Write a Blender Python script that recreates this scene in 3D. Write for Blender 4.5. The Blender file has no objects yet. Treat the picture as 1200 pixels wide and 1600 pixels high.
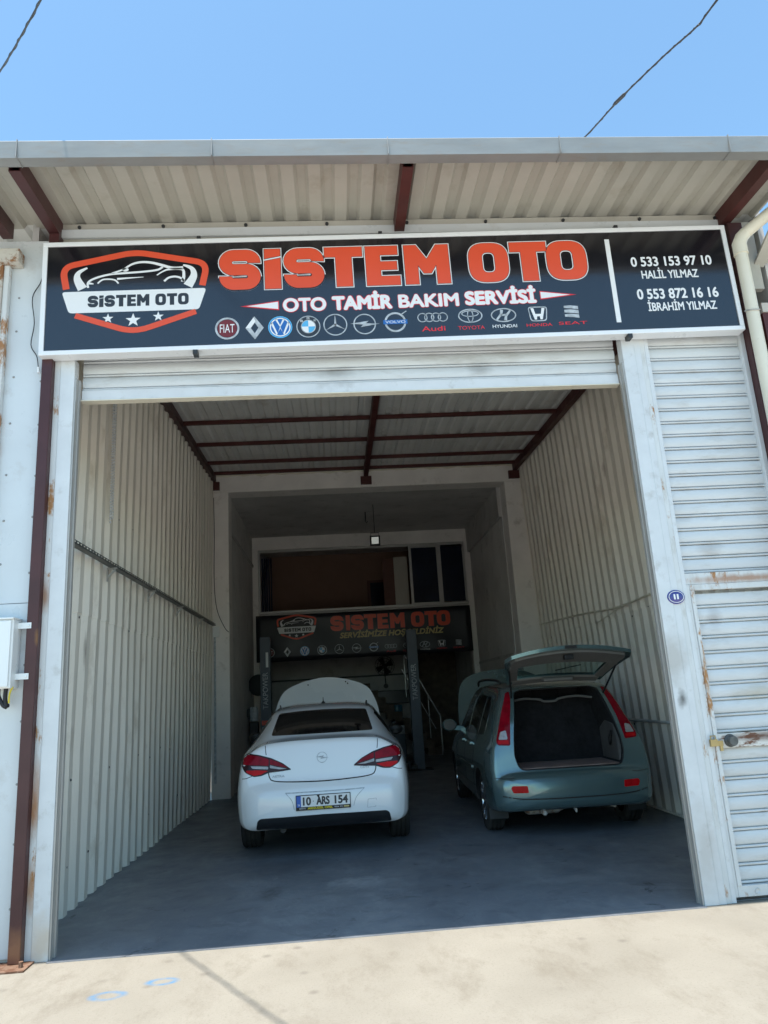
import bpy, bmesh, math, random
from mathutils import Vector, Matrix, geometry
from mathutils.bvhtree import BVHTree
random.seed(7)
SC = bpy.context.scene
COL = SC.collection

# ------------------------------------------------------------------ camera, sky, sun, exposure
def make_camera():
    yaw, pitch, roll = 0.0734869967, 0.243954081, 0.0610117819
    cy, sy = math.cos(yaw), math.sin(yaw)
    fwd = Vector((sy*math.cos(pitch), cy*math.cos(pitch), math.sin(pitch)))
    r0 = Vector((cy, -sy, 0)); d0 = fwd.cross(r0)
    c, s = math.cos(roll), math.sin(roll)
    right = c*r0 + s*d0; down = -s*r0 + c*d0
    m = Matrix.Identity(4)
    for i in range(3):
        m[i][0] = right[i]; m[i][1] = -down[i]; m[i][2] = -fwd[i]
    m[0][3], m[1][3], m[2][3] = 1.86472, -5.29493, 1.488
    cam = bpy.data.cameras.new('camera'); cam.sensor_fit = 'VERTICAL'; cam.sensor_height = 36
    cam.lens = 1148.884/1600*36; cam.clip_start = .05; cam.clip_end = 3000
    o = bpy.data.objects.new('camera', cam); COL.objects.link(o); o.matrix_world = m
    SC.camera = o
make_camera()
RAY = Vector((.12, .169, -1.0)).normalized()          # direction the sunlight travels
W_ = bpy.data.worlds.new('World'); SC.world = W_; W_.use_nodes = True
nt = W_.node_tree; bg = nt.nodes['Background']
sky = nt.nodes.new('ShaderNodeTexSky'); sky.sky_type = 'NISHITA'; sky.sun_disc = False
el = math.asin(-RAY.z); az = math.atan2(-RAY.x, -RAY.y)
sky.sun_elevation = el; sky.sun_rotation = az; sky.air_density = 1.0; sky.dust_density = .5; sky.ozone_density = .45
hue = nt.nodes.new('ShaderNodeMix'); hue.data_type = 'RGBA'; hue.blend_type = 'MULTIPLY'; hue.inputs[0].default_value = 1; hue.inputs[7].default_value = (.86, 1.07, 1.05, 1)
nt.links.new(sky.outputs[0], hue.inputs[6]); nt.links.new(hue.outputs[2], bg.inputs[0]); bg.inputs[1].default_value = .098
sl = bpy.data.lights.new('sun', 'SUN'); sl.energy = 3.2; sl.angle = math.radians(.5); sl.color = (1, .95, .87)
so = bpy.data.objects.new('sun', sl); COL.objects.link(so); so.rotation_euler = RAY.to_track_quat('-Z', 'Y').to_euler()
SC.view_settings.view_transform = 'Standard'; SC.view_settings.look = 'None'; SC.view_settings.gamma = 1
SC.view_settings.exposure = 1.5
SC.render.engine = 'CYCLES'
SC.cycles.max_bounces = 12; SC.cycles.diffuse_bounces = 8; SC.cycles.glossy_bounces = 5
SC.cycles.use_denoising = True
SC.cycles.caustics_reflective = False; SC.cycles.caustics_refractive = False

# ------------------------------------------------------------------ materials
def mat(name, col, rough=.6, metal=0., var=.12, scale=3., rust=0., rustcol=(.19, .075, .028), bump=0., bscale=40.,
        coat=0., ior=1.45, stretch=(1, 1, 1), dirt=0., dirtcol=(.12, .105, .085), rustscale=2.2, spec=.5, trans=0., spots=()):
    m = bpy.data.materials.new(name); m.use_nodes = True
    n = m.node_tree.nodes; l = m.node_tree.links; b = n['Principled BSDF']
    b.inputs['Roughness'].default_value = rough; b.inputs['Metallic'].default_value = metal
    b.inputs['IOR'].default_value = ior; b.inputs['Coat Weight'].default_value = coat
    b.inputs['Coat Roughness'].default_value = .06; b.inputs['Specular IOR Level'].default_value = spec
    b.inputs['Transmission Weight'].default_value = trans
    tc = n.new('ShaderNodeTexCoord'); mp = n.new('ShaderNodeMapping'); mp.inputs['Scale'].default_value = stretch
    l.new(tc.outputs['Object'], mp.inputs[0])
    def noise(sc, det=6, ro=.6):
        t = n.new('ShaderNodeTexNoise'); t.inputs['Scale'].default_value = sc; t.inputs['Detail'].default_value = det
        t.inputs['Roughness'].default_value = ro; l.new(mp.outputs[0], t.inputs[0]); return t
    def mix(fac, a, bcol):
        x = n.new('ShaderNodeMix'); x.data_type = 'RGBA'
        l.new(fac, x.inputs[0])
        if isinstance(a, tuple): x.inputs[6].default_value = (*a, 1)
        else: l.new(a, x.inputs[6])
        if isinstance(bcol, tuple): x.inputs[7].default_value = (*bcol, 1)
        else: l.new(bcol, x.inputs[7])
        return x.outputs[2]
    def ramp(src, lo, hi):
        r = n.new('ShaderNodeMapRange'); r.inputs[1].default_value = lo; r.inputs[2].default_value = hi; l.new(src, r.inputs[0]); return r.outputs[0]
    base = mix(ramp(noise(scale).outputs[0], .3, .7), tuple(max(0, c*(1-var)) for c in col), tuple(min(1, c*(1+var)) for c in col))
    if dirt:
        base = mix(ramp(noise(scale*1.7+.31, 9, .68).outputs[0], .62-dirt*.3, .85), base, dirtcol)
    if rust:
        base = mix(ramp(noise(rustscale, 9, .72).outputs[0], .74-rust*.3, .79-rust*.28), base, rustcol)
    if spots:
        gm = n.new('ShaderNodeNewGeometry'); wob = noise(9, 6)
        for (px, py, pz, rx_, rz_, st, scol) in spots:
            mm = n.new('ShaderNodeMapping'); mm.vector_type = 'TEXTURE'; mm.inputs['Location'].default_value = (px, py, pz); mm.inputs['Scale'].default_value = (rx_, rx_, rz_)
            l.new(gm.outputs['Position'], mm.inputs[0])
            ln = n.new('ShaderNodeVectorMath'); ln.operation = 'LENGTH'; l.new(mm.outputs[0], ln.inputs[0])
            ad = n.new('ShaderNodeMath'); ad.operation = 'MULTIPLY_ADD'; l.new(wob.outputs[0], ad.inputs[0]); ad.inputs[1].default_value = 1.7; l.new(ln.outputs['Value'], ad.inputs[2])
            r_ = n.new('ShaderNodeMapRange'); r_.inputs[1].default_value = 1.1; r_.inputs[2].default_value = 2.1; r_.inputs[3].default_value = st; r_.inputs[4].default_value = 0; l.new(ad.outputs[0], r_.inputs[0])
            base = mix(r_.outputs[0], base, scol)
    l.new(base, b.inputs['Base Color'])
    rr = n.new('ShaderNodeMapRange'); rr.inputs[1].default_value = .3; rr.inputs[2].default_value = .7
    rr.inputs[3].default_value = max(.02, rough*.85); rr.inputs[4].default_value = min(1, rough*1.15)
    l.new(noise(scale*2.3).outputs[0], rr.inputs[0]); l.new(rr.outputs[0], b.inputs['Roughness'])
    if bump:
        bp = n.new('ShaderNodeBump'); bp.inputs['Strength'].default_value = bump; bp.inputs['Distance'].default_value = .02
        l.new(noise(bscale).outputs[0], bp.inputs['Height']); l.new(bp.outputs[0], b.inputs['Normal'])
    return m

M = dict(
    brown=mat('brown_paint', (.062, .021, .022), .42, var=.2, rust=.16, rustcol=(.13, .055, .03), spots=[(-.172, -.09, 2.0, .02, .06, .9, (.2, .09, .03)), (-.2, -.09, .1, .1, .12, .6, (.2, .1, .05))]),
    brownin=mat('brown_red_steel', (.078, .022, .02), .5, var=.2),
    galv=mat('white_steel', (.62, .64, .655), .35, var=.06, scale=5, dirt=.2, dirtcol=(.40, .39, .37), rust=.06, rustcol=(.4, .2, .09), spec=.6, spots=[(4.29, -.04, 1.34, .035, .06, .95, (.12, .12, .12)), (4.27, -.04, 1.62, .10, .20, .5, (.33, .29, .24)), (4.30, -.04, .35, .10, .3, .35, (.38, .33, .27)), (1.95, .05, 3.95, .18, .10, .6, (.2, .19, .18)), (-.07, -.04, .12, .1, .16, .55, (.5, .38, .24))]),
    galvR=mat('white_rusty_steel', (.62, .635, .635), .38, var=.07, scale=4, dirt=.28, dirtcol=(.4, .37, .32), rust=.62, rustcol=(.36, .17, .06), rustscale=4.5, stretch=(1.6, 1, .55), spots=[(-.15, -.04, .95, .05, .22, .9, (.36, .15, .05)), (-.15, -.04, .42, .05, .16, .8, (.36, .16, .05)), (-.16, -.04, 2.3, .05, .13, .8, (.3, .13, .05)), (4.9, -.01, 2.18, .45, .03, .75, (.33, .14, .05))]),
    slat=mat('shutter_paint', (.60, .625, .64), .38, var=.07, scale=2.5, dirt=.3, dirtcol=(.4, .385, .36), rust=.1, rustcol=(.35, .2, .1), stretch=(.6, 1, 2.2), spots=[(4.72, .02, 2.42, .10, .07, .42, (.22, .19, .16)), (1.95, .07, 3.97, .13, .07, .5, (.2, .19, .18)), (4.65, .02, 1.9, .06, .08, .5, (.25, .24, .24)), (4.9, .02, 1.35, .2, .07, .4, (.4, .36, .25)), (3.1, .07, 3.97, .10, .06, .5, (.2, .19, .18))]),
    panel=mat('white_sheet', (.60, .635, .655), .3, var=.05, scale=2, dirt=.18, dirtcol=(.42, .40, .37), spec=.8),
    corr=mat('corrugated_steel', (.79, .74, .655), .45, var=.08, scale=1.2, dirt=.2, dirtcol=(.36, .29, .21), stretch=(1, 1.6, .5), rust=.03, rustcol=(.3, .17, .08), spots=[(5.40, 3.62, 4.16, .07, .14, .95, (.13, .07, .035)), (-.27, .85, 1.52, .05, .12, .8, (.12, .09, .07)), (-.27, 1.2, 1.98, .02, .16, .7, (.15, .12, .1)), (-.27, 2.9, 1.5, .05, .12, .5, (.25, .16, .09)), (-.27, 3.4, 1.1, .04, .05, .7, (.15, .12, .1)), (-.27, 5.1, 1.45, .06, .08, .6, (.2, .14, .1)), (-.27, 1.6, 1.35, .03, .06, .7, (.15, .12, .1)), (5.45, 5.0, 3.4, .06, .2, .4, (.3, .2, .12))]),
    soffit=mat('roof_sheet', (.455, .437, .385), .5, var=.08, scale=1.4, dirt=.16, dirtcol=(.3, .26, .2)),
    gutter=mat('gutter_steel', (.30, .305, .30), .5, metal=.3, var=.1, scale=5, dirt=.25, dirtcol=(.30, .25, .20), stretch=(.5, 1, 2)),
    plaster=mat('white_plaster', (.84, .80, .765), .85, var=.07, scale=2, dirt=.12, dirtcol=(.42, .38, .34), bump=.15),
    plasterG=mat('grey_plaster', (.55, .535, .52), .9, var=.14, scale=1.4, dirt=.25, dirtcol=(.24, .225, .21), bump=.3, bscale=18),
    rough=mat('rough_render', (.68, .66, .64), .9, var=.14, scale=1.2, dirt=.2, dirtcol=(.3, .28, .26), bump=.5, bscale=9),
    rust=mat('rusty_steel', (.50, .47, .42), .6, var=.15, rust=.75, rustcol=(.24, .11, .045), rustscale=5),
    dirtytrim=mat('dark_grey_trim', (.085, .082, .08), .75, var=.2),
    rustplate=mat('rusty_plate', (.20, .12, .08), .75, var=.35, rust=.9, rustcol=(.12, .055, .03), rustscale=14),
    tray=mat('tray_steel', (.10, .105, .105), .45, metal=.4, var=.3, scale=20),
    steelroof=mat('inner_roof_sheet', (.70, .70, .685), .5, var=.08, scale=1.4, dirt=.14, dirtcol=(.35, .32, .28)),
    dark=mat('dark_metal', (.03, .032, .035), .5, var=.2),
    black=mat('black_plastic', (.012, .012, .013), .5, var=.2),
    blacks=mat('black_satin', (.016, .017, .02), .32, var=.1),
    rubber=mat('tyre_rubber', (.028, .027, .026), .8, var=.25, dirt=.3, dirtcol=(.10, .09, .075)),
    cable=mat('black_cable', (.02, .02, .022), .6),
    white=mat('white_enamel', (.78, .80, .80), .3, var=.02),
    cream=mat('cream_plastic', (.70, .66, .55), .4, var=.05, dirt=.15, dirtcol=(.45, .38, .28)),
    chrome=mat('bright_metal', (.62, .63, .65), .22, metal=1., var=.05),
    alu=mat('aluminium', (.46, .45, .43), .4, metal=.3, var=.06),
    brass=mat('brass', (.42, .31, .14), .4, metal=.5, var=.2, rust=.4),
    carwhite=mat('white_car_paint', (.83, .86, .88), .25, var=.01, scale=.35, coat=1., dirt=.0, dirtcol=(.6, .58, .55)),
    cargreen=mat('teal_car_paint', (.135, .215, .222), .25, metal=.55, var=.01, scale=.35, coat=.9),
    cartrim=mat('grey_trim', (.17, .162, .15), .7, var=.08),
    glass=mat('dark_glass', (.006, .008, .009), .05, var=.1, ior=1.5, spec=.5),
    redlamp=mat('red_lamp', (.24, .003, .012), .16, var=.3, scale=14, spec=.18),
    redbright=mat('red_reflector', (.55, .006, .010), .25, var=.2, scale=12, spec=.15),
    clearlamp=mat('clear_lamp', (.36, .33, .32), .12, var=.25, scale=25, coat=1.),
    smokelamp=mat('smoked_lamp', (.035, .012, .015), .2, var=.2, spec=.3),
    fabric=mat('black_carpet', (.012, .012, .014), .95, var=.4, scale=9, bump=.4),
    board=mat('worn_board', (.34, .225, .19), .75, var=.4, scale=7, stretch=(1, 5, 1)),
    s_panel=mat('sign_vinyl', (.009, .009, .012), .13, var=.12, scale=2, ior=1.75),
    s_orange=mat('sign_orange', (.72, .085, .035), .35, var=.03),
    s_white=mat('sign_white', (.78, .79, .80), .35, var=.02),
    s_dark=mat('sign_dark', (.03, .035, .045), .35, var=.05),
    s_red=mat('sign_red', (.70, .03, .04), .35, var=.03),
    s_blue=mat('sign_blue', (.02, .13, .42), .3, var=.05),
    s_sky=mat('sign_light_blue', (.10, .42, .72), .3, var=.05),
    s_silver=mat('sign_silver', (.42, .45, .48), .35, var=.35, scale=22),
    s_maroon=mat('sign_maroon', (.16, .02, .025), .35, var=.1),
    s_yellow=mat('sign_cream_yellow', (.55, .44, .18), .4, var=.05),
    frame=mat('sign_frame', (.78, .80, .83), .3, var=.02),
    banner=mat('banner_vinyl', (.02, .021, .027), .4, var=.15, scale=2),
    brownwall=mat('tan_wall', (.27, .165, .12), .85, var=.08),
    door=mat('white_door', (.46, .43, .37), .5, var=.03),
    wood=mat('brown_wood', (.11, .04, .025), .55, var=.2),
    stone=mat('rubble_stone', (.16, .125, .10), .9, var=.4, scale=5, bump=.9, bscale=7),
    lift=mat('lift_grey_blue', (.085, .105, .135), .42, var=.12),
    plateblue=mat('enamel_blue', (.02, .025, .22), .2, var=.06, coat=.8),
    euro=mat('plate_blue', (.02, .12, .50), .3, var=.03),
    bottle=mat('blue_bottle', (.03, .17, .26), .15, var=.1, coat=.5),
    yellow=mat('yellow_wire', (.65, .52, .02), .45),
    lampglass=mat('floodlight_glass', (.45, .47, .45), .3, metal=1., var=.02),
    bed=mat('dark_blue_glass', (.010, .014, .030), .12, var=.2),
)

def ground_material():
    m = bpy.data.materials.new('concrete_apron'); m.use_nodes = True
    n = m.node_tree.nodes; l = m.node_tree.links; b = n['Principled BSDF']; b.inputs['Roughness'].default_value = .85
    g = n.new('ShaderNodeNewGeometry'); P = g.outputs['Position']
    def noise(sc, det=8, ro=.6, st=None):
        t = n.new('ShaderNodeTexNoise'); t.inputs['Scale'].default_value = sc; t.inputs['Detail'].default_value = det; t.inputs['Roughness'].default_value = ro
        if st:
            mp = n.new('ShaderNodeMapping'); mp.inputs['Scale'].default_value = st; mp.inputs['Rotation'].default_value = (0, 0, .5); l.new(P, mp.inputs[0]); l.new(mp.outputs[0], t.inputs[0])
        else: l.new(P, t.inputs[0])
        return t.outputs[0]
    def rng(src, a, c, d=0., e=1.):
        r = n.new('ShaderNodeMapRange'); r.inputs[1].default_value = a; r.inputs[2].default_value = c; r.inputs[3].default_value = d; r.inputs[4].default_value = e; l.new(src, r.inputs[0]); return r.outputs[0]
    def mix(f, a, c):
        x = n.new('ShaderNodeMix'); x.data_type = 'RGBA'; l.new(f, x.inputs[0])
        for i, q in ((6, a), (7, c)):
            if isinstance(q, tuple): x.inputs[i].default_value = (*q, 1)
            else: l.new(q, x.inputs[i])
        return x.outputs[2]
    def math_(op, a, c=None):
        x = n.new('ShaderNodeMath'); x.operation = op
        for i, q in ((0, a), (1, c)):
            if q is None: continue
            if isinstance(q, (int, float)): x.inputs[i].default_value = q
            else: l.new(q, x.inputs[i])
        return x.outputs[0]
    col = mix(rng(noise(1.1), .3, .7), (.222, .203, .168), (.278, .257, .216))
    col = mix(rng(noise(3, 12, .78, (1, .45, 1)), .50, .68, 0, .8), col, (.18, .158, .124))
    col = mix(rng(noise(70, 6, .85), .53, .66, 0, .75), col, (.165, .145, .115))
    # small grey spots
    v = n.new('ShaderNodeTexVoronoi'); v.inputs['Scale'].default_value = 4.2; l.new(P, v.inputs[0])
    sp = math_('MULTIPLY', rng(v.outputs['Distance'], .06, .17, 1, 0), rng(noise(.9), .5, .58))
    col = mix(math_('MULTIPLY', sp, .75), col, (.16, .142, .118))
    # hairline cracks
    vc = n.new('ShaderNodeTexVoronoi'); vc.feature = 'DISTANCE_TO_EDGE'; vc.inputs['Scale'].default_value = .55
    ad = n.new('ShaderNodeVectorMath'); ad.operation = 'ADD'
    nz = n.new('ShaderNodeTexNoise'); nz.inputs['Scale'].default_value = 3; nz.inputs['Detail'].default_value = 6; l.new(P, nz.inputs[0])
    sc_ = n.new('ShaderNodeVectorMath'); sc_.operation = 'SCALE'; sc_.inputs[3].default_value = .5; l.new(nz.outputs[1], sc_.inputs[0])
    l.new(P, ad.inputs[0]); l.new(sc_.outputs[0], ad.inputs[1]); l.new(ad.outputs[0], vc.inputs[0])
    cr = math_('MULTIPLY', rng(vc.outputs['Distance'], .0, .006, 1, 0), rng(noise(.8, 3), .56, .66, 0, .55))
    col = mix(cr, col, (.2, .17, .14))
    # two blue spray-paint rings
    sep = n.new('ShaderNodeSeparateXYZ'); l.new(P, sep.inputs[0])
    tot = None
    for cx, cy, rx, ry in ((.545, -.715, .080, .052), (.80, -.565, .072, .048)):
        dx = math_('DIVIDE', math_('SUBTRACT', sep.outputs[0], cx), rx); dy = math_('DIVIDE', math_('SUBTRACT', sep.outputs[1], cy), ry)
        r = math_('ADD', math_('SQRT', math_('ADD', math_('MULTIPLY', dx, dx), math_('MULTIPLY', dy, dy))), math_('MULTIPLY', math_('SUBTRACT', noise(7, 4), .5), .45))
        a = rng(math_('ABSOLUTE', math_('SUBTRACT', r, 1.0)), .04, .46, 1, 0)
        tot = a if tot is None else math_('MAXIMUM', tot, a)
    tot = math_('MULTIPLY', tot, rng(noise(6, 8, .75), .36, .6, .12, .95))
    col = mix(tot, col, (.045, .185, .36))
    l.new(col, b.inputs['Base Color'])
    bp = n.new('ShaderNodeBump'); bp.inputs['Strength'].default_value = .45; bp.inputs['Distance'].default_value = .01; l.new(noise(45, 10, .8), bp.inputs['Height']); l.new(bp.outputs[0], b.inputs['Normal'])
    return m

def floor_material():
    m = bpy.data.materials.new('garage_floor_paint'); m.use_nodes = True
    n = m.node_tree.nodes; l = m.node_tree.links; b = n['Principled BSDF']
    g = n.new('ShaderNodeNewGeometry'); P = g.outputs['Position']
    def noise(sc, det=8, ro=.6, st=None, rot=0, dis=0.):
        t = n.new('ShaderNodeTexNoise'); t.inputs['Scale'].default_value = sc; t.inputs['Detail'].default_value = det; t.inputs['Roughness'].default_value = ro; t.inputs['Distortion'].default_value = dis
        mp = n.new('ShaderNodeMapping'); mp.inputs['Scale'].default_value = st or (1, 1, 1); mp.inputs['Rotation'].default_value = (0, 0, rot); l.new(P, mp.inputs[0]); l.new(mp.outputs[0], t.inputs[0])
        return t.outputs[0]
    def rng(src, a, c, d=0., e=1.):
        r = n.new('ShaderNodeMapRange'); r.inputs[1].default_value = a; r.inputs[2].default_value = c; r.inputs[3].default_value = d; r.inputs[4].default_value = e; l.new(src, r.inputs[0]); return r.outputs[0]
    def mix(f, a, c):
        x = n.new('ShaderNodeMix'); x.data_type = 'RGBA'; l.new(f, x.inputs[0])
        for i, q in ((6, a), (7, c)):
            if isinstance(q, tuple): x.inputs[i].default_value = (*q, 1)
            else: l.new(q, x.inputs[i])
        return x.outputs[2]
    col = mix(rng(noise(.8, 6, .6, None, 0, 1.), .3, .7), (.165, .178, .20), (.225, .24, .262))
    col = mix(rng(noise(2.6, 10, .72, (1, .55, 1), .35, 1.6), .5, .72, 0, .7), col, (.30, .315, .335))
    col = mix(rng(noise(1.9, 10, .7, (.7, 1, 1), -.8, 2.2), .53, .72, 0, .75), col, (.105, .112, .126))
    col = mix(rng(noise(9, 10, .82, (1, .3, 1), .75, 2.5), .58, .68, 0, .6), col, (.36, .375, .39))
    col = mix(rng(noise(7, 10, .82, (.35, 1, 1), .2, 3.), .60, .68, 0, .6), col, (.34, .355, .37))
    col = mix(rng(noise(3.1, 8, .7, None, 0, 1.), .63, .69, 0, .8), col, (.05, .053, .06))
    col = mix(rng(noise(60, 4, .8), .60, .70, 0, .5), col, (.33, .34, .35))
    sep = n.new('ShaderNodeSeparateXYZ'); l.new(P, sep.inputs[0])
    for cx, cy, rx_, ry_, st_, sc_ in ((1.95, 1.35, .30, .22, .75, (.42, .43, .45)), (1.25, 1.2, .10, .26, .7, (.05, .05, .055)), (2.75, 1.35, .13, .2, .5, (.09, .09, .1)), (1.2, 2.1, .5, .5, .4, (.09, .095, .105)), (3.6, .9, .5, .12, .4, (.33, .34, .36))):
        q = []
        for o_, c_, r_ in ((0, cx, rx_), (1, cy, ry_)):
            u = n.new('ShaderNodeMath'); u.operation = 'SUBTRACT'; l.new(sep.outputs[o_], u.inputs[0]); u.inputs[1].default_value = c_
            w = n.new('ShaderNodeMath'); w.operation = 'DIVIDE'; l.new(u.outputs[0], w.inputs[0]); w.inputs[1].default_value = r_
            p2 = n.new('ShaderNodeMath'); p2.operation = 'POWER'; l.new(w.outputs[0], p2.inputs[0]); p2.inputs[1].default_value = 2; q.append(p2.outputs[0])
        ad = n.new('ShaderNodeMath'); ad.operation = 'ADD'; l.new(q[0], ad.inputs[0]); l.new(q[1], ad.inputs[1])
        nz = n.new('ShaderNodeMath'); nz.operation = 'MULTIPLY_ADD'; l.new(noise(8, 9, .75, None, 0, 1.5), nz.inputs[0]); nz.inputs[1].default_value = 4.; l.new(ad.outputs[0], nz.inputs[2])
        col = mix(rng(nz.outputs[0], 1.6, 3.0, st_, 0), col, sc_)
    l.new(col, b.inputs['Base Color'])
    l.new(rng(noise(3), .3, .7, .32, .62), b.inputs['Roughness'])
    bp = n.new('ShaderNodeBump'); bp.inputs['Strength'].default_value = .15; bp.inputs['Distance'].default_value = .01; l.new(noise(16, 8, .7), bp.inputs['Height']); l.new(bp.outputs[0], b.inputs['Normal'])
    return m

# ------------------------------------------------------------------ builders
class MB:
    def __init__(s): s.v = []; s.f = []; s.m = []
    def add(s, v, f, mi=0):
        o = len(s.v); s.v += [tuple(p) for p in v]; s.f += [tuple(i+o for i in q) for q in f]; s.m += [mi]*len(f); return s
    def box(s, x0, x1, y0, y1, z0, z1, mi=0):
        return s.add([(x0,y0,z0),(x1,y0,z0),(x1,y1,z0),(x0,y1,z0),(x0,y0,z1),(x1,y0,z1),(x1,y1,z1),(x0,y1,z1)],
                     [(3,2,1,0),(4,5,6,7),(0,1,5,4),(1,2,6,5),(2,3,7,6),(3,0,4,7)], mi)
    def beam(s, a, b, w, h, up=(0,0,1), mi=0):
        a, b = Vector(a), Vector(b); d = (b-a).normalized(); r = d.cross(Vector(up)).normalized(); u = r.cross(d)
        q = []
        for c in (a, b):
            q += [c-r*w/2-u*h/2, c+r*w/2-u*h/2, c+r*w/2+u*h/2, c-r*w/2+u*h/2]
        return s.add(q, [(0,1,2,3),(7,6,5,4),(0,4,5,1),(1,5,6,2),(2,6,7,3),(3,7,4,0)], mi)
    def tube(s, pts, r, n=10, mi=0, cap=True):
        pts = [Vector(p) for p in pts]; rs = r if isinstance(r, (list, tuple)) else [r]*len(pts)
        ref = None; rings = []
        for i, p in enumerate(pts):
            d = (pts[min(i+1, len(pts)-1)]-pts[max(i-1, 0)]).normalized()
            if ref is None: ref = d.orthogonal().normalized()
            ref = (ref-d*ref.dot(d)).normalized(); bn = d.cross(ref)
            rings.append([p+(ref*math.cos(2*math.pi*k/n)+bn*math.sin(2*math.pi*k/n))*rs[i] for k in range(n)])
        v = [q for R in rings for q in R]; f = []
        for i in range(len(pts)-1):
            for k in range(n):
                f.append((i*n+k, i*n+(k+1)%n, (i+1)*n+(k+1)%n, (i+1)*n+k))
        if cap: f += [tuple(range(n))[::-1], tuple((len(pts)-1)*n+k for k in range(n))]
        return s.add(v, f, mi)
    def lathe(s, prof, c, axis='x', n=40, mi=0):     # prof: (r, h) along axis
        v = []; f = []; N = len(prof)
        for k in range(n):
            a = 2*math.pi*k/n
            for r, h in prof:
                p = {'x': (h, r*math.cos(a), r*math.sin(a)), 'y': (r*math.cos(a), h, r*math.sin(a)), 'z': (r*math.cos(a), r*math.sin(a), h)}[axis]
                v.append((p[0]+c[0], p[1]+c[1], p[2]+c[2]))
        for k in range(n):
            for i in range(N-1):
                f.append((k*N+i, k*N+i+1, ((k+1)%n)*N+i+1, ((k+1)%n)*N+i))
        return s.add(v, f, mi)
    def prism(s, poly, lo, hi, axis='y', mi=0):
        def P(a, b, h): return {'y': (a, h, b), 'x': (h, a, b), 'z': (a, b, h)}[axis]
        n = len(poly)
        v = [P(a, b, lo) for a, b in poly]+[P(a, b, hi) for a, b in poly]
        f = [tuple(range(n)), tuple(range(n, 2*n))[::-1]]+[(i, (i+1)%n, n+(i+1)%n, n+i) for i in range(n)]
        return s.add(v, f, mi)
    def mesh(s, name, mats):
        me = bpy.data.meshes.new(name); me.from_pydata(s.v, [], s.f)
        for m in (mats if isinstance(mats, (list, tuple)) else [mats]): me.materials.append(m)
        if s.m: me.polygons.foreach_set('material_index', s.m)
        bm = bmesh.new(); bm.from_mesh(me); bmesh.ops.recalc_face_normals(bm, faces=bm.faces); bm.to_mesh(me); bm.free()
        me.update(); return me
    def obj(s, name, mats, parent=None, smooth=None, bevel=0, local=False):
        return link(name, s.mesh(name, mats), parent, smooth, bevel, local)

def link(name, me, parent=None, smooth=None, bevel=0, local=False):
    o = bpy.data.objects.new(name, me); COL.objects.link(o)
    if smooth:
        me.polygons.foreach_set('use_smooth', [True]*len(me.polygons)); me.set_sharp_from_angle(angle=math.radians(smooth))
    if bevel:
        b = o.modifiers.new('bevel', 'BEVEL'); b.width = bevel; b.segments = 2; b.limit_method = 'ANGLE'; b.angle_limit = math.radians(40)
    if parent:
        o.parent = parent
        if not local: o.matrix_parent_inverse = parent.matrix_basis.inverted()
    return o
def tag(o, label=None, cat=None, group=None, kind=None):
    if label: o['label'] = label
    if cat: o['category'] = cat
    if group: o['group'] = group
    if kind: o['kind'] = kind
    return o
def thing(name, label, cat, loc=(0, 0, 0), rz=0, group=None):
    o = bpy.data.objects.new(name, None); COL.objects.link(o); o.empty_display_size = .1
    o.location = loc; o.rotation_euler = (0, 0, rz); return tag(o, label, cat, group)
def lerp(a, b, t): return a+(b-a)*t
def smoothpts(pts, n=5, closed=False):
    pts = [Vector(p) for p in pts]; out = []; N = len(pts)
    for i in range(N if closed else N-1):
        if closed: p0, p1, p2, p3 = pts[(i-1)%N], pts[i], pts[(i+1)%N], pts[(i+2)%N]
        else: p0, p1, p2, p3 = pts[max(i-1, 0)], pts[i], pts[i+1], pts[min(i+2, N-1)]
        for k in range(n):
            t = k/n
            out.append(.5*((2*p1)+(p2-p0)*t+(2*p0-5*p1+4*p2-p3)*t*t+(3*p1-p0-3*p2+p3)*t**3))
    if not closed: out.append(pts[-1])
    return out
def roundpoly(pts, r, n=4):
    out = []; N = len(pts)
    for i in range(N):
        p, a, b = Vector(pts[i]), Vector(pts[i-1]), Vector(pts[(i+1)%N])
        ri = r[i] if isinstance(r, (list, tuple)) else r
        d1, d2 = (a-p), (b-p); k = min(ri, d1.length*.48, d2.length*.48)
        if k < 1e-5: out.append(p); continue
        s, e = p+d1.normalized()*k, p+d2.normalized()*k
        for j in range(n+1):
            t = j/n; out.append((1-t)**2*s+2*t*(1-t)*p+t*t*e)
    return [tuple(q) for q in out]
def strokepoly(pts, w, w2=None):
    pts = [Vector(p).to_2d() for p in pts]; L = []; R = []; N = len(pts)
    for i, p in enumerate(pts):
        d = (pts[min(i+1, N-1)]-pts[max(i-1, 0)]).normalized(); nn = Vector((-d.y, d.x))
        if callable(w): ww = w(i/(N-1))
        else: ww = w if w2 is None else lerp(w, w2, i/(N-1))
        L.append(p+nn*ww/2); R.append(p-nn*ww/2)
    return [tuple(q) for q in L+R[::-1]]
def ell(cx, cy, rx, ry, a0=0, a1=360, n=28, closed=True):
    m = n if closed and a1-a0 >= 360 else n+1
    return [(cx+rx*math.cos(math.radians(a0+(a1-a0)*k/n)), cy+ry*math.sin(math.radians(a0+(a1-a0)*k/n))) for k in range(m)]

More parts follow.
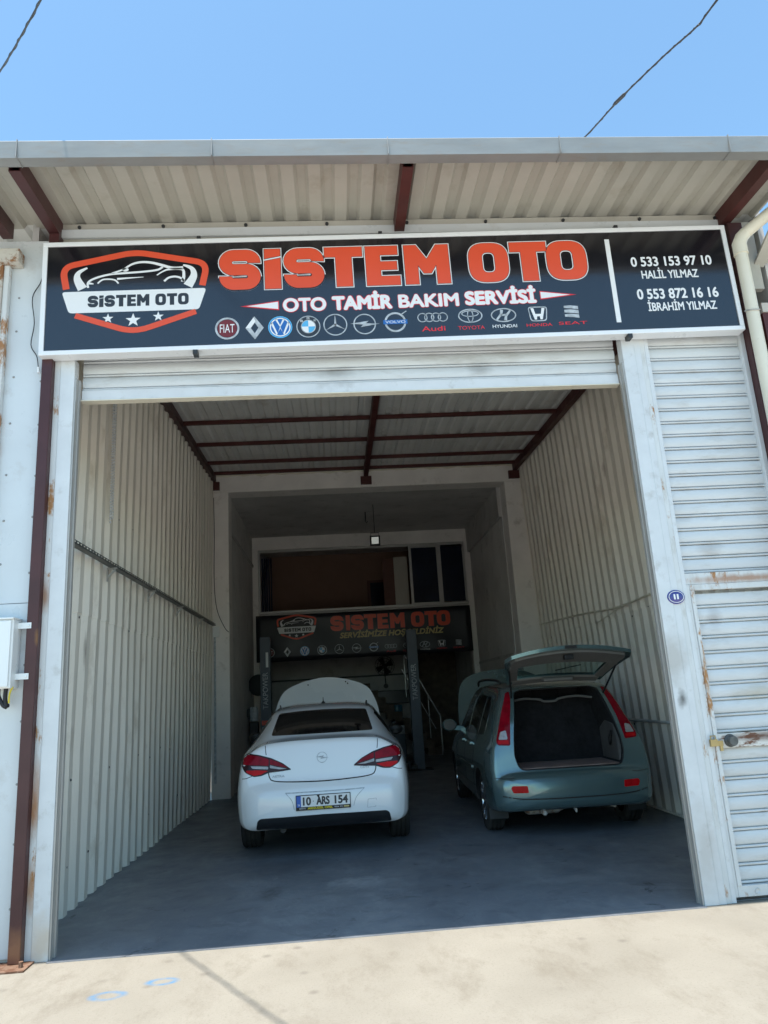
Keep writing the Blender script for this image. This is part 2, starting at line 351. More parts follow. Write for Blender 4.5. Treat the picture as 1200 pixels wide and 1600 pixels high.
class Flat:
    """flat artwork in a (s, t) plane: filled loops and text, each layer proud of the one below"""
    def __init__(s): s.mb = MB(); s.mats = []
    def mi(s, m):
        if m not in s.mats: s.mats.append(m)
        return s.mats.index(m)
    def _take(s, cu, m, layer, fit=None):
        ob = bpy.data.objects.new('tmp', cu); me = ob.to_mesh()
        v = [p.co.copy() for p in me.vertices]
        if fit and v:
            x0 = min(p.x for p in v); x1 = max(p.x for p in v); y0 = min(p.y for p in v); y1 = max(p.y for p in v)
            X, Y, w, h, sk = fit
            for p in v:
                ty = (p.y-y0)/max(1e-6, y1-y0)*h
                p.x = X+(p.x-x0)/max(1e-6, x1-x0)*w+ty*sk; p.y = Y+ty
        s.mb.add([(p.x, p.y, p.z+layer*.0012) for p in v], [tuple(f.vertices) for f in me.polygons], s.mi(m))
        ob.to_mesh_clear(); bpy.data.objects.remove(ob); bpy.data.curves.remove(cu)
    def loops(s, loops, m, layer=1, offset=0.):
        cu = bpy.data.curves.new('tmp', 'CURVE'); cu.dimensions = '2D'; cu.fill_mode = 'BOTH'; cu.extrude = .0005; cu.offset = offset
        for lp in loops:
            sp = cu.splines.new('POLY'); sp.points.add(len(lp)-1); sp.use_cyclic_u = True
            for p, q in zip(sp.points, lp): p.co = (q[0], q[1], 0, 1)
        s._take(cu, m, layer); return s
    def text(s, body, X, Y, w, h, m, layer=1, bold=0., skew=0.):
        d = bold*h*1.15
        offs = [(0, 0)] if d == 0 else [(0, 0)]+[(d*math.cos(k*math.pi/4), d*math.sin(k*math.pi/4)) for k in range(8)]
        for k, (dx, dy) in enumerate(offs):
            cu = bpy.data.curves.new('tmp', 'FONT'); cu.body = body; cu.size = 1; cu.extrude = .0003
            s._take(cu, m, layer+k*.05, (X+d+dx, Y+d+dy, w-2*d, h-2*d, skew))
        return s
    def ring(s, cx, cy, rx, ry, t, m, layer=1):
        return s.loops([ell(cx, cy, rx, ry), ell(cx, cy, rx-t, ry-t)], m, layer)
    def disc(s, cx, cy, rx, ry, m, layer=1): return s.loops([ell(cx, cy, rx, ry)], m, layer)
    def stroke(s, pts, w, m, layer=1, w2=None): return s.loops([strokepoly(pts, w, w2)], m, layer)
    def obj(s, name, frame, parent=None, local=False):
        O, ex, ez, nrm = frame
        s.mb.v = [tuple(O+ex*a+ez*b+nrm*c) for a, b, c in s.mb.v]
        return s.mb.obj(name, s.mats, parent, local=local)

# ------------------------------------------------------------------ ground
g = MB(); g.add([(-900, -900, 0), (900, -900, 0), (900, 900, 0), (-900, 900, 0)], [(0, 1, 2, 3)])
tag(g.obj('ground', ground_material()), 'pale sunlit concrete apron with blue paint rings in front of the garage', 'ground', kind='structure')
g = MB(); g.add([(-60, -16, .004), (60, -16, .004), (60, -3.6, .004), (-60, -3.6, .004)], [(0, 1, 2, 3)])  # out-of-view pale concrete strip, added to bounce daylight into the bay
tag(g.obj('bounce_street', mat('pale_concrete', (.56, .535, .49), .85, var=.12, dirt=.2)), 'unseen pale concrete added to bounce daylight into the bay', 'bounce_street', kind='structure')
g = MB(); g.box(-.02, 4.23, -.075, .0199, -.1, .004); g.box(-.45, 5.75, .02, 15.6, -.1, .004)
tag(g.obj('garage_floor', floor_material()), 'dark blue grey painted floor inside the garage', 'floor', kind='structure')

# ------------------------------------------------------------------ roof: sheet, rafters, purlins, gutter
def roof_z(y): return 5.305+.028*y
def ribbed(x0, x1, y0, y1, z0, z1, pitch, depth, top_w=.06, thick=.004):
    """roof sheet with ribs running along y"""
    xs = []; x = x0
    while x < x1:
        xs += [(x, 0), (x+pitch-top_w-.05, 0), (x+pitch-top_w-.025, depth), (x+pitch-.025, depth)]; x += pitch
    xs = [(min(a, x1), h) for a, h in xs]+[(x1, 0)]
    n = len(xs); v = []; f = []
    for (y, z) in ((y0, z0), (y1, z1)):
        v += [(a, y, z+h) for a, h in xs]
    v += [(p[0], p[1], p[2]+thick+.02) for p in v[:]]
    for i in range(n-1):
        f += [(i, i+1, n+i+1, n+i), (2*n+i, 3*n+i, 3*n+i+1, 2*n+i+1), (i, 2*n+i, 2*n+i+1, i+1), (n+i, n+i+1, 3*n+i+1, 3*n+i)]
    f += [(0, n, 3*n, 2*n), (n-1, 3*n-1, 4*n-1, 2*n-1)]
    return v, f
roof = thing('garage_roof', 'low sheet metal roof on brown steel rafters reaching out over the sign', 'roof', (2.5, 0, 5.3))
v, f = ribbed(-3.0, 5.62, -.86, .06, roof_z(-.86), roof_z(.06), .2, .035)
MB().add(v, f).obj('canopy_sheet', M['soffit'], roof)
v, f = ribbed(-3.0, 5.62, .062, 7.9, roof_z(.062), roof_z(7.9), .2, .035)
MB().add(v, f).obj('roof_sheet', M['steelroof'], roof)
for x in (-.22, 2.52, 5.28, -.60):
    m = MB(); d = .13; w = .08; t = .006
    y0, y1 = -.80, (7.55 if x > -.5 else 0)
    for (a, b, c, e) in ((-w/2, w/2, 0, t), (-w/2, w/2, d-t, d), (-w/2, -w/2+t, t, d-t), (w/2-t, w/2, t, d-t)):
        q = []
        for y in (y0, y1):
            zz = roof_z(y)-d-.002
            q += [(x+a, y, zz+c), (x+b, y, zz+c), (x+b, y, zz+e), (x+a, y, zz+e)]
        m.add(q, [(0,1,2,3),(7,6,5,4),(0,4,5,1),(1,5,6,2),(2,6,7,3),(3,7,4,0)])
    m.obj('rafter', M['brown'] if x < 0 else M['brownin'], roof)
for y in (.7, 1.7, 2.7, 3.7, 4.7, 5.7, 6.7, 7.35):
    for xa, xb in ((-.177, 2.477), (2.563, 5.237)):
        z = roof_z(y)-.032
        MB().beam((xa, y, z), (xb, y, z), .045, .055).obj('purlin', M['brownin'], roof)
for x in (-.22, 2.52, 5.26):
    z = roof_z(7.5)-.28
    MB().box(x-.1, x+.1, 7.54, 7.594, z, z+.148).obj('bracket_plate', M['brownin'], roof)
gut = MB()
x0, x1 = -3.2, 6.9
prof = [(-.835, 5.31), (-.835, 5.155), (-.93, 5.150), (-.945, 5.27), (-.93, 5.285), (-.915, 5.285), (-.92, 5.17), (-.85, 5.172), (-.85, 5.31)]
n = len(prof)
gv = [(x0, a, b) for a, b in prof]+[(x1, a, b) for a, b in prof]
gut.add(gv, [(i, (i+1) % n, n+(i+1) % n, n+i) for i in range(n)])
go = gut.obj('gutter', M['gutter'], roof)
for x in (-.15, 1.15, 2.37, 3.6, 4.85):
    MB().box(x-.002, x+.002, -.949, -.834, 5.147, 5.285).obj('gutter_joint', M['gutter'], roof)
# upper wall strip under the soffit
up = thing('upper_wall', 'narrow grey steel sheet strip between the sign and the roof', 'wall', (2.5, .02, 5))
MB().box(-.18, 5.34, 0.0, .04, 4.335, 5.298).obj('sheet', M['soffit'], up)
sc = MB()
for i in range(9): sc.lathe([(0, -.012), (.014, -.012), (.014, 0)], (-.05+i*.66, .0, 5.265), 'y', 10)
sc.obj('screws', M['dark'], up)
tr = MB(); tr.box(-.18, 5.34, -.022, -.001, 5.16, 5.235); tr.obj('flashing', M['panel'], up)

# ------------------------------------------------------------------ facade: posts, jambs, shutters
def steel_post(x0, x1, label, flange):
    t = thing('steel_post', label, 'post', ((x0+x1)/2, -.04, 0), group='brown posts at the bay edges')
    m = MB(); m.box(x0, x1, -.09, .03, .012, 5.16); m.obj('column', M['brown'], t, bevel=.006)
    b = MB(); b.box(x0-.14, x1+.07, -.21, .05, 0, .012); b.obj('base_plate', M['rustplate'], t, bevel=.002)
    for bx in (x0-.07, x1+.03):
        q = MB(); q.lathe([(0, .045), (.014, .045), (.014, .012), (0, .012)], (bx, -.15, 0), 'z', 6); q.obj('bolt', M['rustplate'], t)
    return t
steel_post(-.250, -.172, 'tall brown steel post between the white left sheet and the left door jamb', 1)
steel_post(5.276, 5.40, 'tall brown steel post behind the cream drainpipe', 1)
j = thing('door_jamb', 'white steel left jamb of the big opening, rust beside the brown post', 'jamb', (-.1, 0, 0), group='white steel jambs of the opening')
MB().box(-.172, -.128, -.035, .1, 0, 4.1).obj('edge_strip', M['galvR'], j, bevel=.003)
MB().box(-.1275, -.022, -.042, .05, 0, 4.1).obj('channel', M['galv'], j, bevel=.004)
k = MB(); k.box(-.0215, -.012, -.03, .05, .0, 3.95); k.box(-.0115, .0, .02, .05, .0, 3.95); k.obj('guide_rail', M['alu'], j)
j = thing('door_jamb', 'broad white steel right jamb of the big opening bearing the blue number plate', 'jamb', (4.3, 0, 0), group='white steel jambs of the opening')
k = MB(); k.box(4.215, 4.222, .02, .05, 0, 3.95); k.box(4.2225, 4.232, -.03, .05, 0, 3.95); k.obj('guide_rail', M['alu'], j)
MB().box(4.2325, 4.332, -.042, .05, 0, 4.3).obj('channel', M['galv'], j, bevel=.004)
MB().box(4.3325, 4.385, -.036, .1, 0, 4.3).obj('inner_strip', M['galv'], j, bevel=.003)
MB().box(4.3855, 4.425, -.03, .1, 0, 4.3).obj('edge_strip', M['galvR'], j, bevel=.003)

def slat_profile(z0, h):   # y, z of one roller-shutter slat, bottom to top: a groove, a bead, a groove, then a bowed face
    return [(.016, z0), (.016, z0+.004), (-.010, z0+.006), (-.013, z0+.013), (-.010, z0+.019), (.014, z0+.021), (.014, z0+.025), (-.004, z0+.028),
            (-.010, z0+.04), (-.013, z0+h*.6), (-.010, z0+h*.85), (-.004, z0+h-.003), (.016, z0+h-.001)]
def slats(mb, x0, x1, y, za, zb, pitch):
    prof = []; z = za
    while z < zb-.001:
        h = min(pitch, zb-z)
        if h < pitch*.7: break
        prof += slat_profile(z, h); z += h
    n = len(prof)
    v = [(x0, y+a, b) for a, b in prof]+[(x1, y+a, b) for a, b in prof]+[(x0, y+.03, b) for a, b in prof]+[(x1, y+.03, b) for a, b in prof]
    f = []
    for i in range(n-1):
        f += [(i, n+i, n+i+1, i+1), (2*n+i, 2*n+i+1, 3*n+i+1, 3*n+i), (i, i+1, 2*n+i+1, 2*n+i), (n+i, 3*n+i, 3*n+i+1, n+i+1)]
    f += [(0, 2*n, 3*n, n), (n-1, 2*n-1, 4*n-1, 3*n-1)]
    return mb.add(v, f)
rs = thing('roller_shutter', 'rolled up grey white shutter above the open bay under the sign', 'shutter', (2.1, .07, 3.8))
slats(MB(), .001, 4.214, .085, 3.885, 4.35, .113).obj('curtain', M['slat'], rs, smooth=35)
MB().box(.001, 4.214, .055, .125, 3.800, 3.884).obj('bottom_bar', M['galv'], rs, bevel=.006)
MB().box(.001, 4.214, .045, .12, 3.792, 3.799).obj('seal', M['cream'], rs)
# side door of shutter slats
sd = thing('side_door', 'tall narrow white slatted steel door with a rusty lock rail on the right', 'door', (4.85, 0, 0))
k = MB()
k.box(4.4255, 4.459, -.028, .06, 0, 4.33); k.box(5.236, 5.274, -.02, .06, 0, 4.33); k.box(4.4595, 5.2355, -.02, .06, 4.19, 4.33)
k.obj('frame', M['galv'], sd, bevel=.003)
slats(MB(), 4.46, 5.235, .03, 2.235, 4.188, .1085).obj('upper_slats', M['slat'], sd, smooth=35)
MB().box(4.46, 5.235, -.012, .06, 2.150, 2.234).obj('middle_rail', M['galvR'], sd, bevel=.003)
k = MB(); k.box(4.4605, 4.485, -.016, .06, .03, 2.149); k.box(4.486, 5.2355, -.016, .06, 2.105, 2.149); k.box(4.486, 5.2355, -.016, .06, .03, .10)
k.box(4.4855, 4.515, -.024, .02, .1005, 2.104)
k.obj('wicket_frame', M['galvR'], sd, bevel=.003)
slats(MB(), 4.516, 5.235, .025, 1.085, 2.104, .111).obj('wicket_slats', M['slat'], sd, smooth=35)
slats(MB(), 4.516, 5.235, .025, .101, .985, .111).obj('wicket_slats', M['slat'], sd, smooth=35)
rust2 = mat('rail_rust', (.66, .64, .6), .55, rust=.8, rustcol=(.15, .06, .03), rustscale=7, stretch=(.5, 1, 2), var=.1, spots=[(5.0, -.02, 1.05, .42, .035, .9, (.11, .045, .025))])
lr = MB().box(4.516, 5.235, -.02, .06, .986, 1.084).obj('lock_rail', rust2, sd, bevel=.003)
k = MB(); k.lathe([(0, -.075), (.03, -.075), (.036, -.062), (.036, -.05), (.028, -.042), (.04, -.03), (.045, -.021), (.045, -.02)], (4.60, 0, 1.035), 'y', 28); k.obj('door_knob', M['tray'], sd, smooth=50)
pk = MB(); pk.box(4.440, 4.492, -.058, -.034, 1.005, 1.052); pk.tube([(4.449, -.045, 1.05), (4.449, -.045, 1.075), (4.483, -.045, 1.075), (4.483, -.045, 1.05)], .005, 8)
tag(pk.obj('padlock', M['brass'], None, bevel=.006), 'small brass padlock on the rusty rail of the side door', 'padlock')
k = MB(); k.box(4.5, 4.54, -.035, -.021, 1.005, 1.04); k.box(4.515, 4.535, -.033, -.021, .97, 1.0049); k.obj('hasp', M['brass'], sd)
k = MB()
for x in (4.62, 4.8, 4.98): k.lathe([(.012, -.017), (.018, -.021), (.02, -.017)], (x, 0, .062), 'y', 12)
k.obj('rivets', M['galvR'], sd)
# number plate
npz = thing('number_plate', 'oval dark blue enamel house number plate reading 11', 'number plate', (4.358, -.04, 2.06))
k = MB(); k.lathe([(0, -.012), (.055, -.012), (.066, -.008), (.067, 0), (0, 0)], (0, 0, 0), 'y', 40)
k.v = [(4.358+x*1.0, -.0365+y, 2.061+z*.78) for x, y, z in k.v]
k.obj('plate', M['plateblue'], npz, smooth=50)
FR = (Vector((4.358, -.0488, 2.061)), Vector((1, 0, 0)), Vector((0, 0, 1)), Vector((0, -1, 0)))
fl = Flat(); fl.loops([ell(0, 0, .057, .043), ell(0, 0, .053, .039)], M['s_white']); fl.obj('rim_line', FR, npz)
for dx in (-.019, .005):
    fl = Flat(); fl.text('1', dx, -.018, .013, .038, M['s_white'], 1); fl.obj('numeral', FR, npz)
# wear marks
# left neighbour sheet wall, box, rails
lw = thing('sheet_wall', 'white steel sheet wall left of the brown post', 'wall', (-1.5, 0, 0))
MB().box(-3.4, -.252, -.03, .05, 2.262, 5.13).obj('upper_sheet', M['panel'], lw, bevel=.002)
MB().box(-3.4, -.252, -.032, .05, .03, 2.258).obj('lower_sheet', M['panel'], lw, bevel=.002)
MB().box(-3.4, -.252, -.02, .05, 0, .029).obj('skirting', M['rust'], lw)
k = MB()
for z in [.35+i*.36 for i in range(13)]:
    for x in (-.272, -.475): k.lathe([(0, -.006), (.006, -.005), (.009, 0)], (x+random.uniform(-.004, .004), -.031, z+random.uniform(-.05, .05)), 'y', 10)
k.obj('rivets', M['gutter'], lw)
rl = thing('gate_track', 'rusty steel head rail with upright tube at the upper left', 'rail', (-.7, -.1, 4.9))
MB().box(-1.6, -.448, -.14, -.032, 4.885, 4.998).obj('head_rail', M['rust'], rl, bevel=.004)
MB().box(-.608, -.575, -.10, -.034, .05, 4.884).obj('upright_tube', M['rust'], rl, bevel=.004)
MB().box(-.574, -.535, -.085, -.034, .05, 4.884).obj('upright_strip', M['galvR'], rl, bevel=.004)
eb = thing('electric_box', 'white metal electrical cabinet fixed beside the brown post', 'electrical box', (-.45, -.03, 1.66))
MB().box(-.74, -.302, -.165, -.033, 1.68, 2.135).obj('case', M['white'], eb, bevel=.006)
MB().box(-.735, -.314, -.181, -.166, 1.69, 2.125).obj('door', M['white'], eb, bevel=.004)
MB().box(-.75, -.298, -.186, -.036, 2.1352, 2.147).obj('rain_lid', M['white'], eb, bevel=.003)
for z in (1.735, 2.075):
    k = MB(); k.box(-.301, -.215, -.098, -.092, z, z+.04); k.lathe([(0, -.1045), (.008, -.1045), (.009, -.0985)], (-.232, 0, z+.02), 'y', 10); k.obj('lug', M['white'], eb)
for nm, pts, r, mm in (('conduit_hose', [(-.40, -.11, 1.68), (-.395, -.11, 1.63), (-.36, -.115, 1.575), (-.335, -.12, 1.56)], .014, 'cable'),
                       ('conduit_hose', [(-.35, -.11, 1.68), (-.352, -.11, 1.62), (-.34, -.115, 1.575), (-.325, -.12, 1.57)], .014, 'cable'),
                       ('earth_wire', [(-.302, -.12, 1.69), (-.312, -.13, 1.66), (-.318, -.13, 1.63), (-.318, -.13, 1.585)], .0055, 'yellow')):
    MB().tube(smoothpts(pts), r, 10).obj(nm, M[mm], eb, smooth=60)
lb = thing('loose_wire', 'thin loose wire with a white connector hanging beside the sign', 'wire', (-.3, -.06, 4.2))
MB().tube(smoothpts([(-.28, -.05, 5.06), (-.30, -.05, 4.78), (-.36, -.055, 4.62), (-.335, -.055, 4.4), (-.35, -.055, 4.22), (-.30, -.06, 4.12), (-.285, -.06, 4.03)]), .004, 6).obj('wire', M['dark'], lb)
MB().tube([(-.285, -.06, 4.03), (-.278, -.06, 3.985)], .011, 8).obj('connector', M['white'], lb)

# right: drainpipe, fascia, neighbour
dp = thing('drainpipe', 'cream plastic drainpipe with slanting top beside the sign', 'drainpipe', (5.28, -.2, 0))
MB().tube([(5.27, -.2, .02), (5.27, -.2, 4.84)], .048, 20).obj('pipe', M['cream'], dp, smooth=50)
MB().tube([(5.27, -.2, 4.78), (5.27, -.2, 4.88), (5.295, -.21, 4.935), (5.33, -.22, 4.97)], [.056, .056, .053, .05], 20).obj('elbow', M['cream'], dp, smooth=50)
MB().tube([(5.322, -.218, 4.962), (5.85, -.62, 5.30)], .048, 20).obj('slanting_pipe', M['cream'], dp, smooth=50)
k = MB(); k.tube([(5.27+.052*math.cos(a), -.2+.052*math.sin(a), 4.28+.02*math.sin(a)) for a in [i*math.pi/10 for i in range(21)]], .006, 6); k.obj('clamp_wire', M['alu'], dp)
fa = MB(); fa.box(5.342, 5.545, -.004, .05, 4.585, 5.22)
tag(fa.obj('corner_fascia', M['soffit']), 'pale steel corner sheet behind the drainpipe', 'fascia')
nb = thing('neighbour_canopy', 'sloping sheet canopy of the next unit beyond the drainpipe', 'canopy', (6.3, -.4, 4.9))
v, f = ribbed(5.50, 8.3, -.86, .02, 5.27, 4.80, .2, .035); MB().add(v, f).obj('roof_sheet', M['soffit'], nb)
nw = thing('neighbour_gateway', 'rusty brown steel gateway of the next unit at the right edge', 'gateway', (6.3, 0, 0))
MB().box(5.41, 8.3, -.12, -.02, 4.31, 4.39).obj('head_beam', M['rust'], nw)
MB().box(5.405, 8.3, -.019, .06, 0, 4.305).obj('wall_sheet', M['brown'], nw)
MB().box(5.41, 5.47, -.11, -.022, 0, 4.305).obj('post', M['brownin'], nw)

# ------------------------------------------------------------------ bay walls
def corrugated(name, label, side, x_bot, x_top, y0, y1, ztop, pitch):
    prof = []; y = y0; d = .044
    while y < y1:
        prof += [(y, 0), (y+pitch*.38, 0), (y+pitch*.54, d), (y+pitch*.88, d)]; y += pitch
    prof = [(min(a, y1), b) for a, b in prof]+[(y1, 0)]
    n = len(prof); v = []; f = []
    zs = [.006, 1.2, 2.3, 2.305, 3.6, ztop]
    for iz, z in enumerate(zs):
        xb = lerp(x_bot, x_top, z/ztop)
        lap = .006 if iz >= 3 else 0
        for k, (a, b) in enumerate(prof):
            wob = .006*math.sin(a*2.3+z*1.7)+.003*math.sin(a*7.1-z*3.1)
            v.append((xb+side*(b+wob+lap)-side*d, a, z+(.018*math.sin(k*1.7) if iz == 0 else 0)*.3))
    for r in range(len(zs)-1):
        for i in range(n-1): f.append((r*n+i, r*n+i+1, (r+1)*n+i+1, (r+1)*n+i))
    t = thing(name, label, 'wall', ((x_bot+x_top)/2, (y0+y1)/2, 0))
    o = MB().add(v, f).obj('sheet', M['corr'], t)
    sm = o.modifiers.new('solid', 'SOLIDIFY'); sm.thickness = .002; sm.offset = 0
    sh = x_bot-side*.09
    k = MB(); k.box(min(sh, sh-side*.05), max(sh, sh-side*.05), y0-.03, y1, 0.006, ztop+.0); k.obj('backing', M['plasterG'], t)
    s = MB()
    for z in (.35, 1.0, 2.3, 3.4, 4.5):
        for i in range(1, int((y1-y0)/pitch), 2):
            if random.random() < .55:
                xx = lerp(x_bot, x_top, z/ztop)
                s.lathe([(0, -side*.0), (.008, 0), (.011, -side*.006)], (xx+side*.004, y0+(i+.72)*pitch, z+random.uniform(-.06, .06)), 'x', 8)
    s.obj('screws', M['dark'], t)
    return t
corrugated('corrugated_wall', 'cream corrugated steel wall on the left side of the bay', 1, -.29, -.24, .07, 7.6, 5.48, .25)
corrugated('corrugated_wall', 'cream corrugated steel wall on the right beside the green car', -1, 5.53, 5.36, .07, 7.6, 5.48, .25)

# left wall cable tray and chain
ct = thing('cable_tray', 'long dark perforated cable tray along the left corrugated wall', 'cable tray', (-.2, 3.8, 2.8))
k = MB(); k.box(-.215, -.155, .45, 7.3, 2.79, 2.795); k.box(-.215, -.212, .45, 7.3, 2.7955, 2.822); k.box(-.158, -.155, .45, 7.3, 2.7955, 2.802); k.box(-.158, -.155, .45, 7.3, 2.816, 2.822)
y = .45
while y < 7.2:
    k.box(-.1579, -.1551, y, y+.03, 2.8021, 2.8159); y += .075
k.obj('tray', M['tray'], ct)
for r, dx in ((.009, -.196), (.008, -.176)):
    MB().tube(smoothpts([(dx, .45+i*.68, 2.806+.006*math.sin(i*2+dx*90)) for i in range(11)], 3), r, 8).obj('cable', M['cable'], ct, smooth=60)
for y in (1.6, 3.1, 4.6, 6.1):
    k = MB(); k.beam((-.23, y, 2.778), (-.145, y, 2.783), .025, .01); k.beam((-.228, y, 2.70), (-.16, y, 2.77), .018, .007, up=(0, 1, 0)); k.box(-.236, -.225, y-.013, y+.013, 2.66, 2.789); k.obj('bracket', M['alu'], ct)
ch = thing('shutter_chain', 'pair of hanging shutter chains on the left corrugated wall', 'chain', (-.2, 1.6, 3.2))
for dy in (0, .06):
    k = MB(); z = 4.9
    while z > 3.2+dy:
        k.lathe([(.0, -.012), (.011, -.008), (.011, .008), (0, .012)], (-.215, 1.58+dy+.004*math.sin(z*40), z), 'z', 8); z -= .028
    k.obj('chain_strand', M['galv'], ch)
wr_ = thing('wall_cable', 'sagging pale cable along the right corrugated wall', 'cable', (5.4, 4, 2.4))
def rx(z): return lerp(5.53, 5.36, z/5.36)-.014
MB().tube(smoothpts([(rx(2.45), 2.2, 2.45), (rx(2.42), 3.0, 2.42), (rx(2.40), 4.0, 2.40), (rx(2.46), 5.2, 2.46), (rx(2.5), 6.4, 2.50), (rx(2.52), 7.55, 2.53)]), .012, 8).obj('cable', M['cream'], wr_, smooth=60)
MB().tube(smoothpts([(rx(2.42)-.015, 2.9, 2.43), (rx(2.38)-.02, 3.8, 2.37), (rx(2.3)-.02, 4.7, 2.27)]), .006, 8).obj('loose_end', M['cream'], wr_, smooth=60)
wp = MB(); wp.tube([(rx(1.0), .6, 1.01), (rx(1.0), 4.4, 1.01)], .016, 10); wp.box(rx(1.0)-.012, rx(1.0)+.016, 2.7, 2.76, .985, 1.035)
tag(wp.obj('wall_pipe', M['galv'], smooth=40), 'thin horizontal steel pipe low on the right corrugated wall', 'pipe')
sk = MB(); sk.tube([(5.50, .5, .03), (5.50, 7.5, .03)], .014, 8)
tag(sk.obj('floor_pipe', M['corr'], smooth=40), 'thin pipe on the floor along the right corrugated wall', 'pipe')

# ------------------------------------------------------------------ concrete portal and inner room
pf = thing('concrete_portal', 'white plastered concrete portal at the back of the steel bay', 'portal', (2.5, 7.8, 0))
MB().box(-.29, .03, 7.6, 8.0, 0, 5.191).obj('pillar', M['plaster'], pf, bevel=.012)
MB().box(5.07, 5.50, 7.6, 8.0, 0, 5.191).obj('pillar', M['plaster'], pf, bevel=.012)
MB().box(-.29, 5.50, 7.602, 8.0, 5.192, 5.53).obj('beam', M['plaster'], pf, bevel=.012)
k = MB(); k.tube([(-.2+i*.103, 7.598, 5.508+.012*math.sin(i*2.1)+.006*math.sin(i*5.3)) for i in range(54)], [.02+.008*math.sin(i*1.7) for i in range(54)], 8)
k.obj('foam_sealant', M['cream'], pf)
iw = thing('inner_wall', 'grey rendered wall on the left of the inner room', 'wall', (-.05, 9.8, 0))
MB().box(-.29, -.0, 8.0, 15.2, 0, 5.3).obj('plaster_wall', M['rough'], iw)
MB().box(-.002, .03, 8.002, 11.6, 4.5, 4.55).obj('ledge', M['plasterG'], iw)
iw = thing('inner_wall', 'grey rendered wall on the right of the inner room', 'wall', (5.1, 9.8, 0))
MB().box(5.06, 5.50, 8.0, 15.2, 0, 5.3).obj('plaster_wall', M['rough'], iw)
MB().box(5.0, 5.062, 8.002, 11.58, 4.62, 5.195).obj('haunch', M['plasterG'], iw)
MB().box(5.04, 5.062, 8.01, 11.5, 2.05, 2.10).obj('ledge', M['plasterG'], iw)
k = MB(); k.box(-.29, 5.5, 8.001, 15.3, 5.202, 5.35)
tag(k.obj('ceiling', M['plasterG']), 'grey ceiling of the inner room', 'ceiling', kind='structure')
mz = thing('mezzanine', 'mezzanine office front with dark sliding windows above the banner', 'mezzanine', (2.5, 11.7, 3.4))
MB().box(.001, 5.059, 11.52, 11.75, 4.90, 5.199).obj('beam', M['plaster'], mz, bevel=.01)
MB().box(.001, .13, 11.5, 11.75, 0.004, 4.899).obj('pillar', M['plaster'], mz, bevel=.01)
MB().box(4.93, 5.058, 11.5, 11.75, 0.004, 4.899).obj('pillar', M['plaster'], mz, bevel=.01)
MB().box(.131, 4.929, 11.53, 15.2, 3.05, 3.42).obj('slab', M['plasterG'], mz)
MB().box(.131, 4.929, 11.47, 11.60, 3.421, 3.475).obj('sill', M['alu'], mz, bevel=.004)
k = MB(); k.box(.131, 4.929, 11.56, 11.62, 4.84, 4.899); k.box(.131, .175, 11.56, 11.62, 3.476, 4.839); k.box(4.885, 4.929, 11.56, 11.62, 3.476, 4.839)
k.box(3.62, 3.68, 11.565, 11.615, 3.476, 4.839); k.box(4.27, 4.37, 11.56, 11.61, 3.476, 4.839); k.box(3.681, 4.269, 11.57, 11.61, 4.80, 4.838); k.box(3.681, 4.269, 11.57, 11.61, 3.477, 3.51)
k.obj('window_frame', M['alu'], mz)
for xa, xb in ((3.681, 4.269), (4.371, 4.884)): MB().box(xa, xb, 11.585, 11.595, 3.511, 4.799).obj('pane', M['bed'], mz)
k = MB()
for i in range(5): k.box(.20+i*.05, .235+i*.05, 11.60+.02*(i % 2), 11.61+.02*(i % 2), 3.48, 4.72)
k.obj('stacked_panes', M['bed'], mz)
MB().box(.13, 4.93, 14.0, 14.1, 3.421, 5.2).obj('room_wall', M['brownwall'], mz)
MB().box(3.02, 3.28, 11.9, 11.98, 3.421, 4.62).obj('door_post', M['wood'], mz)
MB().box(3.281, 3.60, 11.88, 11.94, 3.421, 4.66).obj('white_leaf', M['door'], mz)
MB().box(2.72, 3.30, 13.95, 13.999, 3.421, 4.45).obj('inner_doorway', M['wood'], mz)
MB().box(2.80, 3.22, 13.93, 13.949, 3.421, 4.38).obj('inner_door', M['bed'], mz)
bw = thing('back_wall', 'dark grey wall under the mezzanine at the very back', 'wall', (2.5, 14.4, 0))
MB().box(.001, 3.75, 14.3, 14.4, 0.004, 3.049).obj('plaster', M['plasterG'], bw)
MB().box(3.751, 5.059, 15.0, 15.15, 0.004, 3.049).obj('stone', M['stone'], bw)
MB().box(0.001, 3.749, 14.24, 14.299, 1.98, 2.02).obj('rail', M['dark'], bw)
bk = MB(); bk.box(-.3, 5.5, 15.2, 15.35, 0, 5.6)
tag(bk.obj('rear_wall', M['plasterG']), 'outer rear wall closing the building', 'wall')
# stair with stainless rail
st = thing('staircase', 'dark stone stair with stainless handrail behind the right lift post', 'stairs', (4.0, 14.0, 0))
k = MB()
for i in range(10): k.box(4.35-.19*(i+1), 4.35-.19*i, 13.5, 14.25, .004 if i == 0 else .18*i-.18, .18*(i+1))
k.obj('steps', M['stone'], st)
k = MB(); k.tube([(4.33, 13.45, .02), (4.33, 13.45, .92)], .022, 12); k.tube([(4.33, 13.45, .92), (3.45, 13.45, 2.62)], .024, 12)
k.tube([(4.2, 13.45, .62), (3.45, 13.45, 2.1)], .016, 10)
for i in range(1, 4): k.tube([(4.33-.27*i, 13.45, .2+.5*i-.3), (4.33-.27*i, 13.45, .90+.52*i)], .014, 8)
k.obj('handrail', M['chrome'], st, smooth=50)
